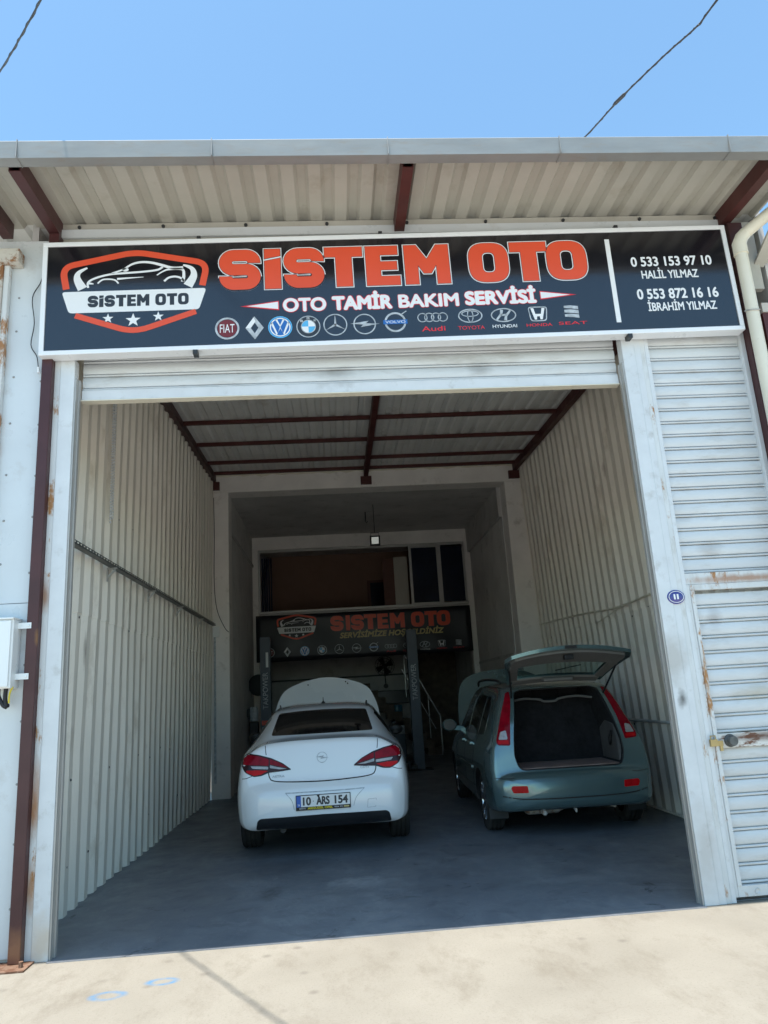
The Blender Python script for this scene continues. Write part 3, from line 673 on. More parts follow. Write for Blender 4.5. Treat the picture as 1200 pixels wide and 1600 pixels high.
# small wall things
fn = thing('wall_fan', 'black round fan on the dark back wall', 'fan', (3.05, 14.1, 2.15))
k = MB()
for r in (.05, .12, .19, .25): k.tube([(3.06+r*math.cos(a), 14.02+(.25-r)*-.18, 2.22+r*math.sin(a)) for a in [i*math.pi/12 for i in range(25)]], .006, 6)
for i in range(16):
    a = i*math.pi/8; k.tube([(3.06+.05*math.cos(a), 13.98, 2.22+.05*math.sin(a)), (3.06+.25*math.cos(a), 14.02, 2.22+.25*math.sin(a))], .004, 5)
k.obj('guard', M['black'], fn)
k = MB()
for i in range(4):
    a = i*math.pi/2+.4; c, s_ = math.cos(a), math.sin(a)
    k.add([(3.06+c*.04-s_*.03, 14.06, 2.22+s_*.04+c*.03), (3.06+c*.22-s_*.09, 14.05, 2.22+s_*.22+c*.09), (3.06+c*.22+s_*.07, 14.10, 2.22+s_*.22-c*.07), (3.06+c*.04+s_*.03, 14.09, 2.22+s_*.04-c*.03)], [(0, 1, 2, 3), (3, 2, 1, 0)])
k.obj('blades', M['black'], fn)
k = MB(); k.lathe([(0, 14.0), (.06, 14.02), (.06, 14.2), (.03, 14.22), (.03, 14.3)], (3.06, 0, 2.22), 'y', 20); k.tube([(3.06, 14.2, 2.2), (3.08, 14.27, 1.75)], .015, 8); k.lathe([(0, -.02), (.06, -.02), (.06, .02), (0, .02)], (3.08, 14.25, 1.72), 'y', 16); k.obj('motor', M['black'], fn, smooth=50)
sh = thing('wall_shelf', 'long black wall cabinet on the dark back wall below the fan', 'shelf', (3.1, 14.1, 1.35))
MB().box(2.35, 3.75, 14.0, 14.235, 1.27, 1.60).obj('cabinet', M['black'], sh, bevel=.01)
MB().box(2.37, 3.73, 13.99, 13.999, 1.29, 1.58).obj('front', M['blacks'], sh)
wd = thing('water_dispenser', 'water dispenser with a blue bottle on top at the back', 'water dispenser', (3.28, 13.7, 0))
MB().box(3.13, 3.45, 13.5, 13.82, .004, .86).obj('cabinet', M['lift'], wd, bevel=.015)
MB().box(3.15, 3.43, 13.49, 13.499, .55, .75).obj('tap_panel', M['s_silver'], wd)
k = MB(); k.lathe([(.05, .86), (.06, .90), (.13, .97), (.135, 1.02), (.128, 1.05), (.135, 1.09), (.135, 1.2), (.12, 1.24), (0, 1.25)], (3.29, 13.66, 0), 'z', 28); k.obj('bottle', M['bottle'], wd, smooth=50)

# two-post lift
def make_lift(x, label):
    t = thing('lift_post', label, 'car lift', (x, 10.2, 0), group='posts of the two post car lift')
    k = MB(); w = .205
    k.box(x-w/2, x+w/2, 10.10, 10.118, .02, 2.76); k.box(x-w/2, x-w/2+.014, 10.119, 10.36, .02, 2.76); k.box(x+w/2-.014, x+w/2, 10.119, 10.36, .02, 2.76)
    k.obj('column', M['lift'], t, bevel=.004)
    MB().box(x-.26, x+.26, 9.98, 10.45, .0045, .019).obj('base_plate', M['dark'], t)
    MB().box(x-w/2+.016, x+w/2-.016, 10.13, 10.40, .45, 1.25).obj('carriage', M['dark'], t)
    MB().box(x-w/2+.004, x+w/2-.004, 10.11, 10.37, 2.761, 2.79).obj('top_cap', M['lift'], t)
    return t
def vertical_letters(t, x):
    F = Flat(); F.text('TAKPOWER', 0, 0, .72, .105, M['s_silver'], 1, bold=.012)
    F.obj('lettering', (Vector((x+.048, 10.099, 1.36)), Vector((0, 0, 1)), Vector((-1, 0, 0)), Vector((0, -1, 0))), t)
L1 = make_lift(.385, 'grey blue lift post with motor behind the left of the white car'); vertical_letters(L1, .385)
MB().box(.40, .45, 10.092, 10.099, 2.18, 2.48).obj('data_plate', M['white'], L1)
k = MB(); k.lathe([(.0, 1.42), (.06, 1.42), (.075, 1.40), (.075, 1.20), (.085, 1.19), (.085, 1.15), (.05, 1.13), (0, 1.13)], (.14, 10.15, 0), 'z', 24)
for i in range(18):
    a = i*math.pi/9; k.box(.14+.078*math.cos(a)-.003, .14+.078*math.cos(a)+.003, 10.15+.078*math.sin(a)-.003, 10.15+.078*math.sin(a)+.003, 1.21, 1.39)
mo = k.obj('motor', M['s_silver'], L1, smooth=40)
MB().box(.05, .23, 10.07, 10.24, .62, 1.129).obj('oil_tank', M['black'], L1, bevel=.02)
MB().box(.0, .06, 10.1, 10.2, 1.22, 1.38).obj('switch_box', M['black'], L1, bevel=.008)
MB().box(.30, .45, 10.092, 10.099, 1.05, 1.14).obj('warning_label', M['s_orange'], L1)
MB().box(.30, .45, 10.092, 10.099, .80, 1.02).obj('instruction_label', M['s_silver'], L1)
L2 = make_lift(3.41, 'grey blue lift post standing between the white and green cars'); vertical_letters(L2, 3.41)
k = MB(); k.lathe([(0, .22), (.09, .22), (.09, .19), (.035, .18), (.035, .06), (0, .06)], (3.18, 9.75, 0), 'z', 20); k.box(3.15, 3.33, 9.74, 10.1, .06, .13); k.obj('swing_arm', M['dark'], L2)
# hose reel behind left post
hr = MB(); hr.lathe([(0, -.05), (.20, -.05), (.22, -.04), (.22, .05), (0, .05)], (.2, 10.6, 1.85), 'y', 30)
tag(hr.obj('hose_reel', M['black'], smooth=40), 'round black reel on the wall behind the left lift post', 'reel')
# floodlight
fd = thing('floodlight', 'square black floodlight hanging on a cord in front of the mezzanine', 'floodlight', (2.70, 8.9, 4.43))
k = MB(); k.box(2.60, 2.80, 8.90, 8.95, 4.36, 4.39); k.box(2.60, 2.80, 8.90, 8.95, 4.53, 4.56); k.box(2.60, 2.63, 8.90, 8.95, 4.3905, 4.5295); k.box(2.77, 2.80, 8.90, 8.95, 4.3905, 4.5295); k.box(2.631, 2.769, 8.935, 8.96, 4.3905, 4.5295)
k.obj('housing', M['black'], fd)
MB().prism([(8.930, 4.391), (8.890, 4.529), (8.896, 4.529), (8.934, 4.392)], 2.631, 2.769, 'x').obj('glass', M['lampglass'], fd)
k = MB(); k.tube([(2.62, 8.925, 4.56), (2.62, 8.925, 4.62), (2.78, 8.925, 4.62), (2.78, 8.925, 4.56)], .006, 6); k.tube([(2.70, 8.925, 4.62), (2.695, 8.92, 5.2)], .006, 6); k.obj('cord', M['cable'], fd)
hk = MB(); hk.tube([(2.56, 9.5, 5.2), (2.56, 9.5, 5.0), (2.58, 9.5, 4.96), (2.60, 9.5, 5.0)], .01, 6)
tag(hk.obj('ceiling_hook', M['black'], smooth=50), 'small black hook hanging from the grey ceiling', 'hook')
wc = thing('pillar_wire', 'thin wire running down the left white pillar into a small socket box', 'wire', (-.15, 7.58, 2.5))
MB().tube(smoothpts([(-.23, 7.585, 5.1), (-.22, 7.585, 4.4), (-.225, 7.585, 3.6), (-.18, 7.585, 3.1), (-.05, 7.585, 2.78), (.02, 7.59, 2.7)]), .006, 6).obj('wire', M['dark'], wc)
MB().box(-.25, -.14, 7.54, 7.598, 2.62, 2.80).obj('socket_box', M['white'], wc, bevel=.006)
MB().tube([(-.215, 7.57, 2.62), (-.215, 7.57, .25)], .018, 8).obj('conduit', M['s_silver'], wc, smooth=50)

# ------------------------------------------------------------------ sign artwork shared by sign and banner
def cap(kind, w, h):
    """heavy block capitals as loops in a w x h box"""
    if kind == 'O':
        sx, sy = w*.345, h*.245
        return [roundpoly([(0, 0), (w, 0), (w, h), (0, h)], w*.42, 8), roundpoly([(sx, sy), (w-sx, sy), (w-sx, h-sy), (sx, h-sy)], (w-2*sx)*.46, 7)]
    if kind == 'T':
        s = w*.215; b = h*.255
        return [[(w/2-s, 0), (w/2+s, 0), (w/2+s, h-b), (w, h-b), (w, h), (0, h), (0, h-b), (w/2-s, h-b)]]
    if kind == 'E':
        s = w*.44; b = h*.235; m0, m1 = h*.385, h*.605
        return [[(0, 0), (w, 0), (w, b), (s, b), (s, m0), (w*.93, m0), (w*.93, m1), (s, m1), (s, h-b), (w*.97, h-b), (w*.97, h), (0, h)]]
    if kind == 'M':
        s = w*.30
        return [[(0, 0), (s, 0), (s, h*.47), (w*.415, h*.27), (w*.585, h*.27), (w-s, h*.47), (w-s, 0), (w, 0), (w, h), (w*.72, h), (w/2, h*.64), (w*.28, h), (0, h)]]
    if kind == 'i':
        return [[(0, 0), (w, 0), (w, h*.77), (0, h*.70)], [(0, h*.75), (w, h*.82), (w, h), (0, h)]]
    if kind == 'S':
        th = h*.285; b = (h-th)/4; a = w/2-th/2; cx = w/2; yu, yl = h-th/2-b, th/2+b; pts = []
        def arc(x, y, a0, a1, n=12):
            for k in range(n+1):
                t = math.radians(lerp(a0, a1, k/n)); pts.append((x+b*math.cos(t), y+b*math.sin(t)))
        arc(cx+a-b, yu, -6, 90); arc(cx-a+b, yu, 90, 270); arc(cx+a-b, yl, 90, -90); arc(cx-a+b, yl, -90, -186)
        return [strokepoly(pts, th)]
def title(F, boxes, t0, h, m_in, m_out, scale=1., s0=0., layer=1):
    for kind, a, b in boxes:
        x = s0+a*scale; w = (b-a)*scale; lift = 0; hh = h
        lo = [[(x+p[0], t0+p[1]) for p in lp] for lp in cap(kind, w, hh)]
        if kind == 'i':
            for one in lo:
                F.loops([one], m_out, layer, .0085*scale); F.loops([one], M['s_dark'], layer+1, .003*scale); F.loops([one], m_in, layer+2, -.001)
        else:
            F.loops(lo, m_out, layer, .0085*scale); F.loops(lo, M['s_dark'], layer+1, .002*scale); F.loops(lo, m_in, layer+2, -.001)
TITLE = [('S', 1.335, 1.655), ('i', 1.685, 1.812), ('S', 1.835, 2.150), ('T', 2.155, 2.455), ('E', 2.478, 2.745), ('M', 2.785, 3.145), ('O', 3.300, 3.622), ('T', 3.640, 3.942), ('O', 3.934, 4.264)]
def badge(F, s0, t0, k, orange, white, dark):
    def P(pts): return [(s0+k*a, t0+k*b) for a, b in pts]
    # shield outline: upper and lower orange strokes (coordinates in metres on the sign)
    up_ = roundpoly([(.183, .545), (.148, .735), (.695, .852), (1.245, .738), (1.205, .545)], [0, .09, .10, .09, 0], 8)
    F.stroke(P(up_), .05*k, orange, 1)
    lo_ = roundpoly([(.255, .322), (.69, .165), (1.155, .325)], [0, .12, 0], 8)
    F.stroke(P(lo_), .046*k, orange, 1)
    for pts, wa, wb in (([(.303, .545), (.262, .63), (.272, .685), (.335, .725)], .075, .012), ([(1.095, .545), (1.14, .63), (1.125, .695), (1.06, .728)], .075, .012)):
        F.stroke(P([tuple(q.to_2d()) for q in smoothpts([(*p, 0) for p in pts], 6)]), wa*k, white, 1, wb*k)
    F.loops([P(roundpoly([(.150, .522), (1.235, .522), (1.178, .342), (.207, .342)], .025, 3))], white, 1)
    q = .345
    for kind, wd_ in (('S', .078), ('i', .032), ('S', .078), ('T', .076), ('E', .066), ('M', .092), (' ', .03), ('O', .080), ('T', .076), ('O', .080)):
        if kind != ' ':
            for lp in ([[one] for one in cap(kind, wd_*k, .098*k)] if kind == 'i' else [cap(kind, wd_*k, .098*k)]):
                F.loops([[(s0+k*q+x, t0+k*.386+y) for x, y in one] for one in lp], dark, 2)
        q += wd_+.0075
    for x, y, r in ((.498, .288, .042), (.685, .268, .058), (.872, .292, .042)):
        F.loops([P([(x+(r if i % 2 == 0 else r*.4)*math.cos(math.pi/2+i*math.pi/5), y+(r if i % 2 == 0 else r*.4)*math.sin(math.pi/2+i*math.pi/5)) for i in range(10)])], white, 1)
    # car silhouette strokes
    def S(pts, w, w2=None):
        F.stroke(P([tuple(q.to_2d()) for q in smoothpts([(*p, 0) for p in pts], 6)]), w*k, white, 1, None if w2 is None else w2*k)
    S([(.345, .553), (.345, .60), (.40, .635), (.50, .662), (.60, .670), (.74, .677), (.86, .690), (.905, .715)], .016)
    S([(.52, .672), (.60, .700), (.67, .745), (.74, .762), (.82, .755), (.90, .730), (.98, .703), (1.06, .703)], .012, .026)
    S([(.86, .645), (.905, .675), (.95, .692), (1.05, .690), (1.065, .640), (1.055, .582)], .008, .026)
    S([(.415, .588), (.45, .618), (.50, .622), (.545, .612), (.572, .583)], .012)
    S([(.915, .590), (.95, .620), (1.0, .628), (1.045, .612), (1.068, .583)], .016)
    S([(.56, .622), (.66, .628), (.76, .632)], .018, .003)
    S([(.35, .592), (.385, .585)], .02, .006)
    F.loops([P(ell(.622, .70, .024, .016))], white, 1)
def emblem(kind, F, x, y, r, L=1):
    si, wh = M['s_silver'], M['s_white']
    if kind == 0:
        F.ring(x, y, r, r, r*.16, si, L); F.disc(x, y, r*.8, r*.8, M['s_maroon'], L); F.text('FIAT', x-r*.6, y-r*.38, r*1.2, r*.76, wh, L+1, bold=.0)
    elif kind == 1:
        w, h = r*.75, r*1.05
        F.loops([[(x-w, y), (x, y-h), (x+w, y), (x, y+h)], [(x-w*.42, y), (x, y-h*.48), (x+w*.42, y), (x, y+h*.48)]], si, L)
        F.loops([[(x-w, y), (x-w*.1, y+h*.9), (x+w*.12, y+h*.55), (x-w*.42, y)]], wh, L+1)
    elif kind == 2:
        F.disc(x, y, r, r, M['s_blue'], L); F.ring(x, y, r, r, r*.09, M['s_sky'], L+1); F.ring(x, y, r*.86, r*.86, r*.1, wh, L+1)
        F.stroke([(x-r*.33, y+r*.74), (x, y+r*.08), (x+r*.33, y+r*.74)], r*.17, wh, L+1)
        F.stroke([(x-r*.70, y+r*.42), (x-r*.27, y-r*.66), (x, y-r*.02), (x+r*.27, y-r*.66), (x+r*.70, y+r*.42)], r*.17, wh, L+1)
    elif kind == 3:
        F.ring(x, y, r, r, r*.08, si, L); F.disc(x, y, r*.9, r*.9, M['s_dark'], L); F.ring(x, y, r*.62, r*.62, r*.07, si, L+1)
        for q in range(4):
            a0 = q*90; F.loops([[(x, y)]+ell(x, y, r*.55, r*.55, a0, a0+90, 8, False)], wh if q % 2 == 0 else M['s_sky'], L+1)
        for ch, a in (('B', 135), ('M', 90), ('W', 45)):
            F.text(ch, x+r*.76*math.cos(math.radians(a))-r*.1, y+r*.76*math.sin(math.radians(a))-r*.1, r*.2, r*.2, wh, L+1)
    elif kind == 4:
        F.ring(x, y, r, r, r*.09, si, L)
        for a in (90, 210, 330):
            c, s_ = math.cos(math.radians(a)), math.sin(math.radians(a))
            F.loops([[(x+c*r*.95, y+s_*r*.95), (x-s_*r*.1, y+c*r*.1), (x-c*r*.05, y-s_*r*.05), (x+s_*r*.1, y-c*r*.1)]], si, L)
    elif kind == 5:
        F.ring(x, y, r*.95, r*.95, r*.1, si, L)
        F.loops([[(x-r*1.2, y+r*.06), (x+r*.35, y+r*.28), (x+r*.12, y+r*.06), (x+r*1.25, y-r*.02), (x-r*.35, y-r*.28), (x-r*.12, y-r*.05)]], si, L+1)
    elif kind == 6:
        F.ring(x, y, r*.92, r*.92, r*.17, si, L); F.stroke([(x+r*.55, y+r*.7), (x+r*1.0, y+r*1.0)], r*.08, si, L)
        F.loops([[(x-r*1.02, y-r*.18), (x+r*1.02, y-r*.18), (x+r*1.02, y+r*.2), (x-r*1.02, y+r*.2)]], M['s_blue'], L+1); F.text('VOLVO', x-r*.85, y-r*.11, r*1.7, r*.24, wh, L+2)
    elif kind == 7:
        for i in range(4): F.ring(x-r*.87+i*r*.58, y, r*.43, r*.43, r*.08, si, L)
        F.text('Audi', x-r*1.0, y-r*1.28, r*2.0, r*.46, M['s_red'], L, bold=.02)
    elif kind == 8:
        F.ring(x, y, r*1.05, r*.66, r*.1, si, L); F.ring(x, y+r*.2, r*.75, r*.3, r*.08, si, L); F.ring(x, y, r*.27, r*.6, r*.08, si, L)
        F.text('TOYOTA', x-r*1.15, y-r*1.28, r*2.3, r*.34, M['s_red'], L, bold=.01)
    elif kind == 9:
        F.ring(x, y, r*1.1, r*.66, r*.1, si, L)
        F.stroke([(x-r*.62, y-r*.42), (x-r*.2, y+r*.1), (x-r*.12, y+r*.5)], r*.16, si, L, r*.26); F.stroke([(x+r*.12, y-r*.5), (x+r*.2, y-r*.1), (x+r*.62, y+r*.42)], r*.26, si, L, r*.16)
        F.stroke([(x-r*.25, y-r*.02), (x+r*.25, y+r*.04)], r*.15, si, L)
        F.text('HYUNDAI', x-r*1.05, y-r*1.18, r*2.1, r*.30, wh, L, bold=.01)
    elif kind == 10:
        F.loops([roundpoly([(x-r*.86, y+r*.72), (x+r*.86, y+r*.72), (x+r*.70, y-r*.66), (x-r*.70, y-r*.66)], r*.3, 5), roundpoly([(x-r*.77, y+r*.63), (x+r*.77, y+r*.63), (x+r*.62, y-r*.57), (x-r*.62, y-r*.57)], r*.24, 5)], si, L)
        F.loops([[(x-r*.62, y+r*.58), (x-r*.36, y+r*.58), (x-r*.24, y+.02*r), (x+r*.24, y+.02*r), (x+r*.36, y+r*.58), (x+r*.62, y+r*.58), (x+r*.34, y-r*.5), (x+r*.16, y-r*.5), (x+r*.12, y-r*.2), (x-r*.12, y-r*.2), (x-r*.16, y-r*.5), (x-r*.34, y-r*.5)]], wh, L+1)
        F.text('HONDA', x-r*1.12, y-r*1.14, r*2.24, r*.28, M['s_red'], L, bold=.015)
    else:
        for i, (b0, b1) in enumerate(((.30, .60), (-.12, .22), (-.52, -.20))):
            F.loops([[(x-r*.62, y+b1*r), (x-r*.62, y+b0*r+.1*r), (x+r*.1, y+b0*r+.02*r), (x+r*.62, y+b0*r-.06*r), (x+r*.62, y+b1*r-.06*r), (x-r*.1, y+b1*r+.03*r)]], si, L)
        F.text('SEAT', x-r*1.25, y-r*1.18, r*2.5, r*.28, M['s_red'], L, bold=.01)
LOGO = [(1.388, .171), (1.595, .168), (1.789, .166), (2.004, .163), (2.211, .171), (2.437, .168), (2.676, .175), (2.970, .205), (3.267, .207), (3.531, .203), (3.807, .200), (4.078, .210)]

# ------------------------------------------------------------------ front signboard
ang = math.radians(.641)
O = Vector((-.252, -.15, 4.079)); EX = Vector((math.cos(ang), 0, math.sin(ang))); EZ = Vector((-math.sin(ang), 0, math.cos(ang))); NR = Vector((0, -1, 0))
sg = thing('signboard', 'long black garage signboard with big orange title over the open bay', 'sign', (2.48, -.1, 4.08))
def onsign(mb):
    mb.v = [tuple(O+EX*a+EZ*b+NR*c) for a, b, c in mb.v]; return mb
SW, SH = 5.466, .95; fw = .036
onsign(MB().box(fw, SW-fw, fw, SH-fw, -.09, -.004)).obj('panel', M['s_panel'], sg)
k = MB(); k.box(0, SW, 0, fw-.0005, -.10, .006); k.box(0, SW, SH-fw+.0005, SH, -.10, .006); k.box(0, fw-.0005, fw, SH-fw, -.10, .006); k.box(SW-fw+.0005, SW, fw, SH-fw, -.10, .006)
onsign(k).obj('frame', M['frame'], sg, bevel=.003)
FS = (O+NR*-.004, EX, EZ, NR)
F = Flat(); title(F, TITLE, .495, .35, M['s_orange'], M['s_white']); F.obj('title_lettering', FS, sg)
F = Flat()
for body, a, b, t0, t1 in (('OTO', 1.816, 2.150, .292, .410), ('TAMİR', 2.195, 2.665, .292, .452), ('BAKIM', 2.712, 3.190, .295, .410), ('SERVİSİ', 3.238, 3.810, .297, .457)):
    F.text(body, a-.004, t0-.004, b-a+.008, t1-t0+.008, M['s_red'], 1, bold=.075); F.text(body, a, t0, b-a, t1-t0, M['s_white'], 2, bold=.045)
F.loops([[(1.535, .352), (1.78, .318), (1.78, .384)]], M['s_red'], 1, .006); F.loops([[(1.54, .352), (1.78, .320), (1.78, .382)]], M['s_white'], 2, 0)
F.loops([[(4.09, .362), (3.848, .334), (3.848, .396)]], M['s_red'], 1, .006); F.loops([[(4.085, .362), (3.848, .336), (3.848, .394)]], M['s_white'], 2, 0)
F.obj('subtitle_lettering', FS, sg)
F = Flat(); F.loops([[(4.430, .105), (4.468, .105), (4.474, .850), (4.436, .850)]], M['s_white'], 1); F.obj('divider_bar', FS, sg)
for nm, body, a, b, t0, t1 in (('phone_number', '0 533 153 97 10', 4.625, 5.303, .592, .680), ('contact_name', 'HALİL YILMAZ', 4.697, 5.170, .482, .580), ('phone_number', '0 553 872 16 16', 4.632, 5.307, .298, .390), ('contact_name', 'İBRAHİM YILMAZ', 4.705, 5.272, .193, .292)):
    F = Flat(); F.text(body, a, t0, b-a, t1-t0, M['s_white'], 1, bold=.03 if nm == 'phone_number' else .016); F.obj(nm, FS, sg)
F = Flat(); badge(F, 0, 0, 1, M['s_orange'], M['s_white'], M['s_dark']); F.obj('badge', FS, sg)
EL = ['round dark red badge with four letters', 'silver diamond badge', 'round blue and white badge', 'round badge with blue and white quarters', 'silver ring with three pointed star', 'silver ring crossed by a lightning bolt', 'silver ring with blue name bar', 'four linked silver rings over red letters', 'three silver ovals over red letters', 'silver oval with slanted letter', 'rounded silver frame with upright letter', 'striped silver letter over red letters']
for i, (a, b) in enumerate(LOGO):
    F = Flat(); emblem(i, F, a, b, .092); o = F.obj('emblem', FS, sg); o['label'] = EL[i]
for a, b in ((1.16, SH+.001), (2.6, SH+.001), (4.55, SH+.001)):
    onsign(MB().box(a, a+.03, b, b+.05, -.09, -.03)).obj('bracket', M['dark'], sg)
for a in (1.13, 4.50):
    onsign(MB().box(a, a+.035, -.035, -.001, -.06, .01)).obj('bracket', M['dark'], sg)

# ------------------------------------------------------------------ inner banner
bn = thing('banner', 'dark vinyl banner with orange title hanging under the mezzanine windows', 'banner', (2.5, 11.45, 2.36))
BW, BH = 4.86, 1.03
k = MB(); nx, nz = 40, 8
bvs = [(.07+BW*i/nx, 11.44+.012*math.sin(i*.9)*(1-j/nz)+.01*math.sin(j*.8+i*.3), 2.35+BH*j/nz-.012*math.sin(math.pi*i/nx)*(1 if j == nz else 0)) for j in range(nz+1) for i in range(nx+1)]
k.add(bvs, [(j*(nx+1)+i, j*(nx+1)+i+1, (j+1)*(nx+1)+i+1, (j+1)*(nx+1)+i) for j in range(nz) for i in range(nx)])
o = k.obj('sheet', M['banner'], bn, smooth=60); sm = o.modifiers.new('s', 'SOLIDIFY'); sm.thickness = .003
FB = (Vector((.07, 11.415, 2.35)), Vector((1, 0, 0)), Vector((0, 0, 1)), Vector((0, -1, 0)))
F = Flat(); badge(F, .35, .33, .80, M['s_orange'], M['s_white'], M['s_dark']); F.obj('badge', FB, bn)
F = Flat(); T2 = [(('S' if q == 'i' else q), a, b) for q, a, b in TITLE if q != 'i']
title(F, [t_ for t_ in TITLE if t_[0] != 'i'], .60, .34, M['s_orange'], M['s_dark'], .93, .42); F.loops([[(2.01, .60), (2.105, .60), (2.105, .94), (2.01, .94)]], M['s_orange'], 3); F.obj('title_lettering', FB, bn)
F = Flat(); F.text('SERVİSİMİZE HOŞGELDİNİZ', 1.85, .40, 2.34, .20, M['s_yellow'], 1, bold=.03, skew=.25); F.obj('subtitle_lettering', FB, bn)
for i in range(12):
    F = Flat(); emblem(i, F, .30+i*.385, .20, .105); F.obj('emblem', FB, bn)

# ------------------------------------------------------------------ overhead cables
cb = MB()
def cable_pts():
    p0, p1 = Vector((.065, -1.161, 6.276)), Vector((.823, -2.263, 5.829))
    d = p1-p0
    return [tuple(p0+d*t+Vector((0, 0, .05*(t-.5)**2))) for t in (-4, -3, -2, -1, -.5, 0, .5, 1, 1.6, 2.4)]
cb.tube(smoothpts(cable_pts(), 4), .007, 8)
pts = smoothpts(cable_pts(), 14); tw = MB().tube([tuple(Vector(p)+Vector((.008*math.cos(i*.9), 0, .008*math.sin(i*.9)))) for i, p in enumerate(pts)], .006, 6)
c1 = thing('overhead_cable', 'dark twisted overhead cable across the upper left corner of the sky', 'cable', (0, -1, 6), group='overhead cables')
cb.obj('line', M['cable'], c1, smooth=60); tw.obj('twisted_line', M['cable'], c1, smooth=60)
RC0 = (4.701, 1.192, 7.100)
RC1 = (4.820, 0.489, 6.950)
RC2 = (5.024, -0.072, 6.900)
RC3 = (5.148, -0.410, 6.850)
RC4 = (5.195, -0.648, 6.850)
c2 = thing('overhead_cable', 'dark overhead cable with a joint across the upper right of the sky', 'cable', (5, 0, 7), group='overhead cables')
CP = smoothpts([(4.02, 3.6, 7.5), (4.38, 2.2, 7.26), RC0, RC1, RC2, RC3, RC4, (5.65, -2.6, 7.0), (6.2, -4.2, 7.3)], 6)
MB().tube(CP, .008, 8).obj('line', M['cable'], c2, smooth=60)
MB().tube([tuple(Vector(q)+Vector((.007*math.cos(i*1.1), 0, .007*math.sin(i*1.1)))) for i, q in enumerate(smoothpts(CP, 3))], .005, 6).obj('twisted_line', M['cable'], c2, smooth=60)
jd = (Vector(RC2)-Vector(RC1)).normalized()
MB().tube([tuple(Vector(RC1)-jd*.09), tuple(Vector(RC1)-jd*.06), tuple(Vector(RC1)+jd*.06), tuple(Vector(RC1)+jd*.09)], [.01, .018, .018, .01], 8).obj('joint', M['cable'], c2, smooth=60)

# ------------------------------------------------------------------ cars
def pchip(xs, ys, x):
    n = len(xs)
    h = [xs[i+1]-xs[i] for i in range(n-1)]; d = [(ys[i+1]-ys[i])/h[i] for i in range(n-1)]
    m = [d[0]]+[0 if d[i-1]*d[i] <= 0 else 2*d[i-1]*d[i]/(d[i-1]+d[i]) for i in range(1, n-1)]+[d[-1]]
    i = 0
    while i < n-2 and x > xs[i+1]: i += 1
    t = (x-xs[i])/h[i]
    return ((2*t**3-3*t*t+1)*ys[i]+(t**3-2*t*t+t)*h[i]*m[i]+(-2*t**3+3*t*t)*ys[i+1]+(t**3-t*t)*h[i]*m[i+1])
def car_shell(rows, per=5, sub=5):
    """rows of (y, underside, top, half width, z of widest, shoulder z, shoulder half width, roof half width, edge drop)"""
    us = [0.]
    for a, b in zip(rows, rows[1:]): us.append(us[-1]+max(.02, math.hypot(b[0]-a[0], b[2]-a[2])))
    st = []
    for i in range(len(rows)-1):
        k = max(3, min(per*3, int((us[i+1]-us[i])/.03)))
        st += [us[i]+(us[i+1]-us[i])*j/k for j in range(k)]
    st.append(us[-1])
    rings = []
    for u in st:
        y, zb, zt, w, zw, zs, ws, wt, dr = [pchip(us, [r[c] for r in rows], u) for c in range(9)]
        ze = zt-dr
        ctl = [(0, zb), (w*.6, zb), (w-.10, zb+.004), (w-.025, zb+.05), (w-.006, lerp(zb, zw, .5)), (w, zw), (lerp(w, ws, .35), lerp(zw, zs, .62)), (ws, zs),
               (lerp(ws, wt, .36)+.012, lerp(zs, ze, .36)), (lerp(ws, wt, .74)+.016, lerp(zs, ze, .74)), (wt, ze), (wt*.86, lerp(ze, zt, .50)), (wt*.5, lerp(ze, zt, .9)), (0, zt)]
        half = smoothpts([(a, 0, b) for a, b in ctl], sub)
        half = [(max(0, q.x), q.z) for q in half]; half[0] = (0, half[0][1]); half[-1] = (0, half[-1][1])
        ring = [(a, y, b) for a, b in half]+[(-a, y, b) for a, b in half[-2:0:-1]]
        rings.append(ring)
    n = len(rings[0]); v = [q for r in rings for q in r]; f = []
    for i in range(len(rings)-1):
        for k in range(n): f.append((i*n+k, i*n+(k+1) % n, (i+1)*n+(k+1) % n, (i+1)*n+k))
    f += [tuple(range(n))[::-1], tuple((len(rings)-1)*n+k for k in range(n))]
    return MB().add(v, f)
def boolean(body, cutters):
    """cut solids out of a mesh object"""
    for me in cutters:
        o = bpy.data.objects.new('cut', me); COL.objects.link(o); o.parent = body.parent
        md = body.modifiers.new('b', 'BOOLEAN'); md.operation = 'DIFFERENCE'; md.object = o; md.solver = 'EXACT'; md.material_mode = 'TRANSFER'
        bpy.context.view_layer.update()
        ev = body.evaluated_get(bpy.context.evaluated_depsgraph_get())
        nm = bpy.data.meshes.new_from_object(ev)
        body.modifiers.remove(md); body.data = nm
        bpy.data.objects.remove(o)
def tree(me):
    return BVHTree.FromPolygons([v.co.copy() for v in me.vertices], [tuple(p.vertices) for p in me.polygons])
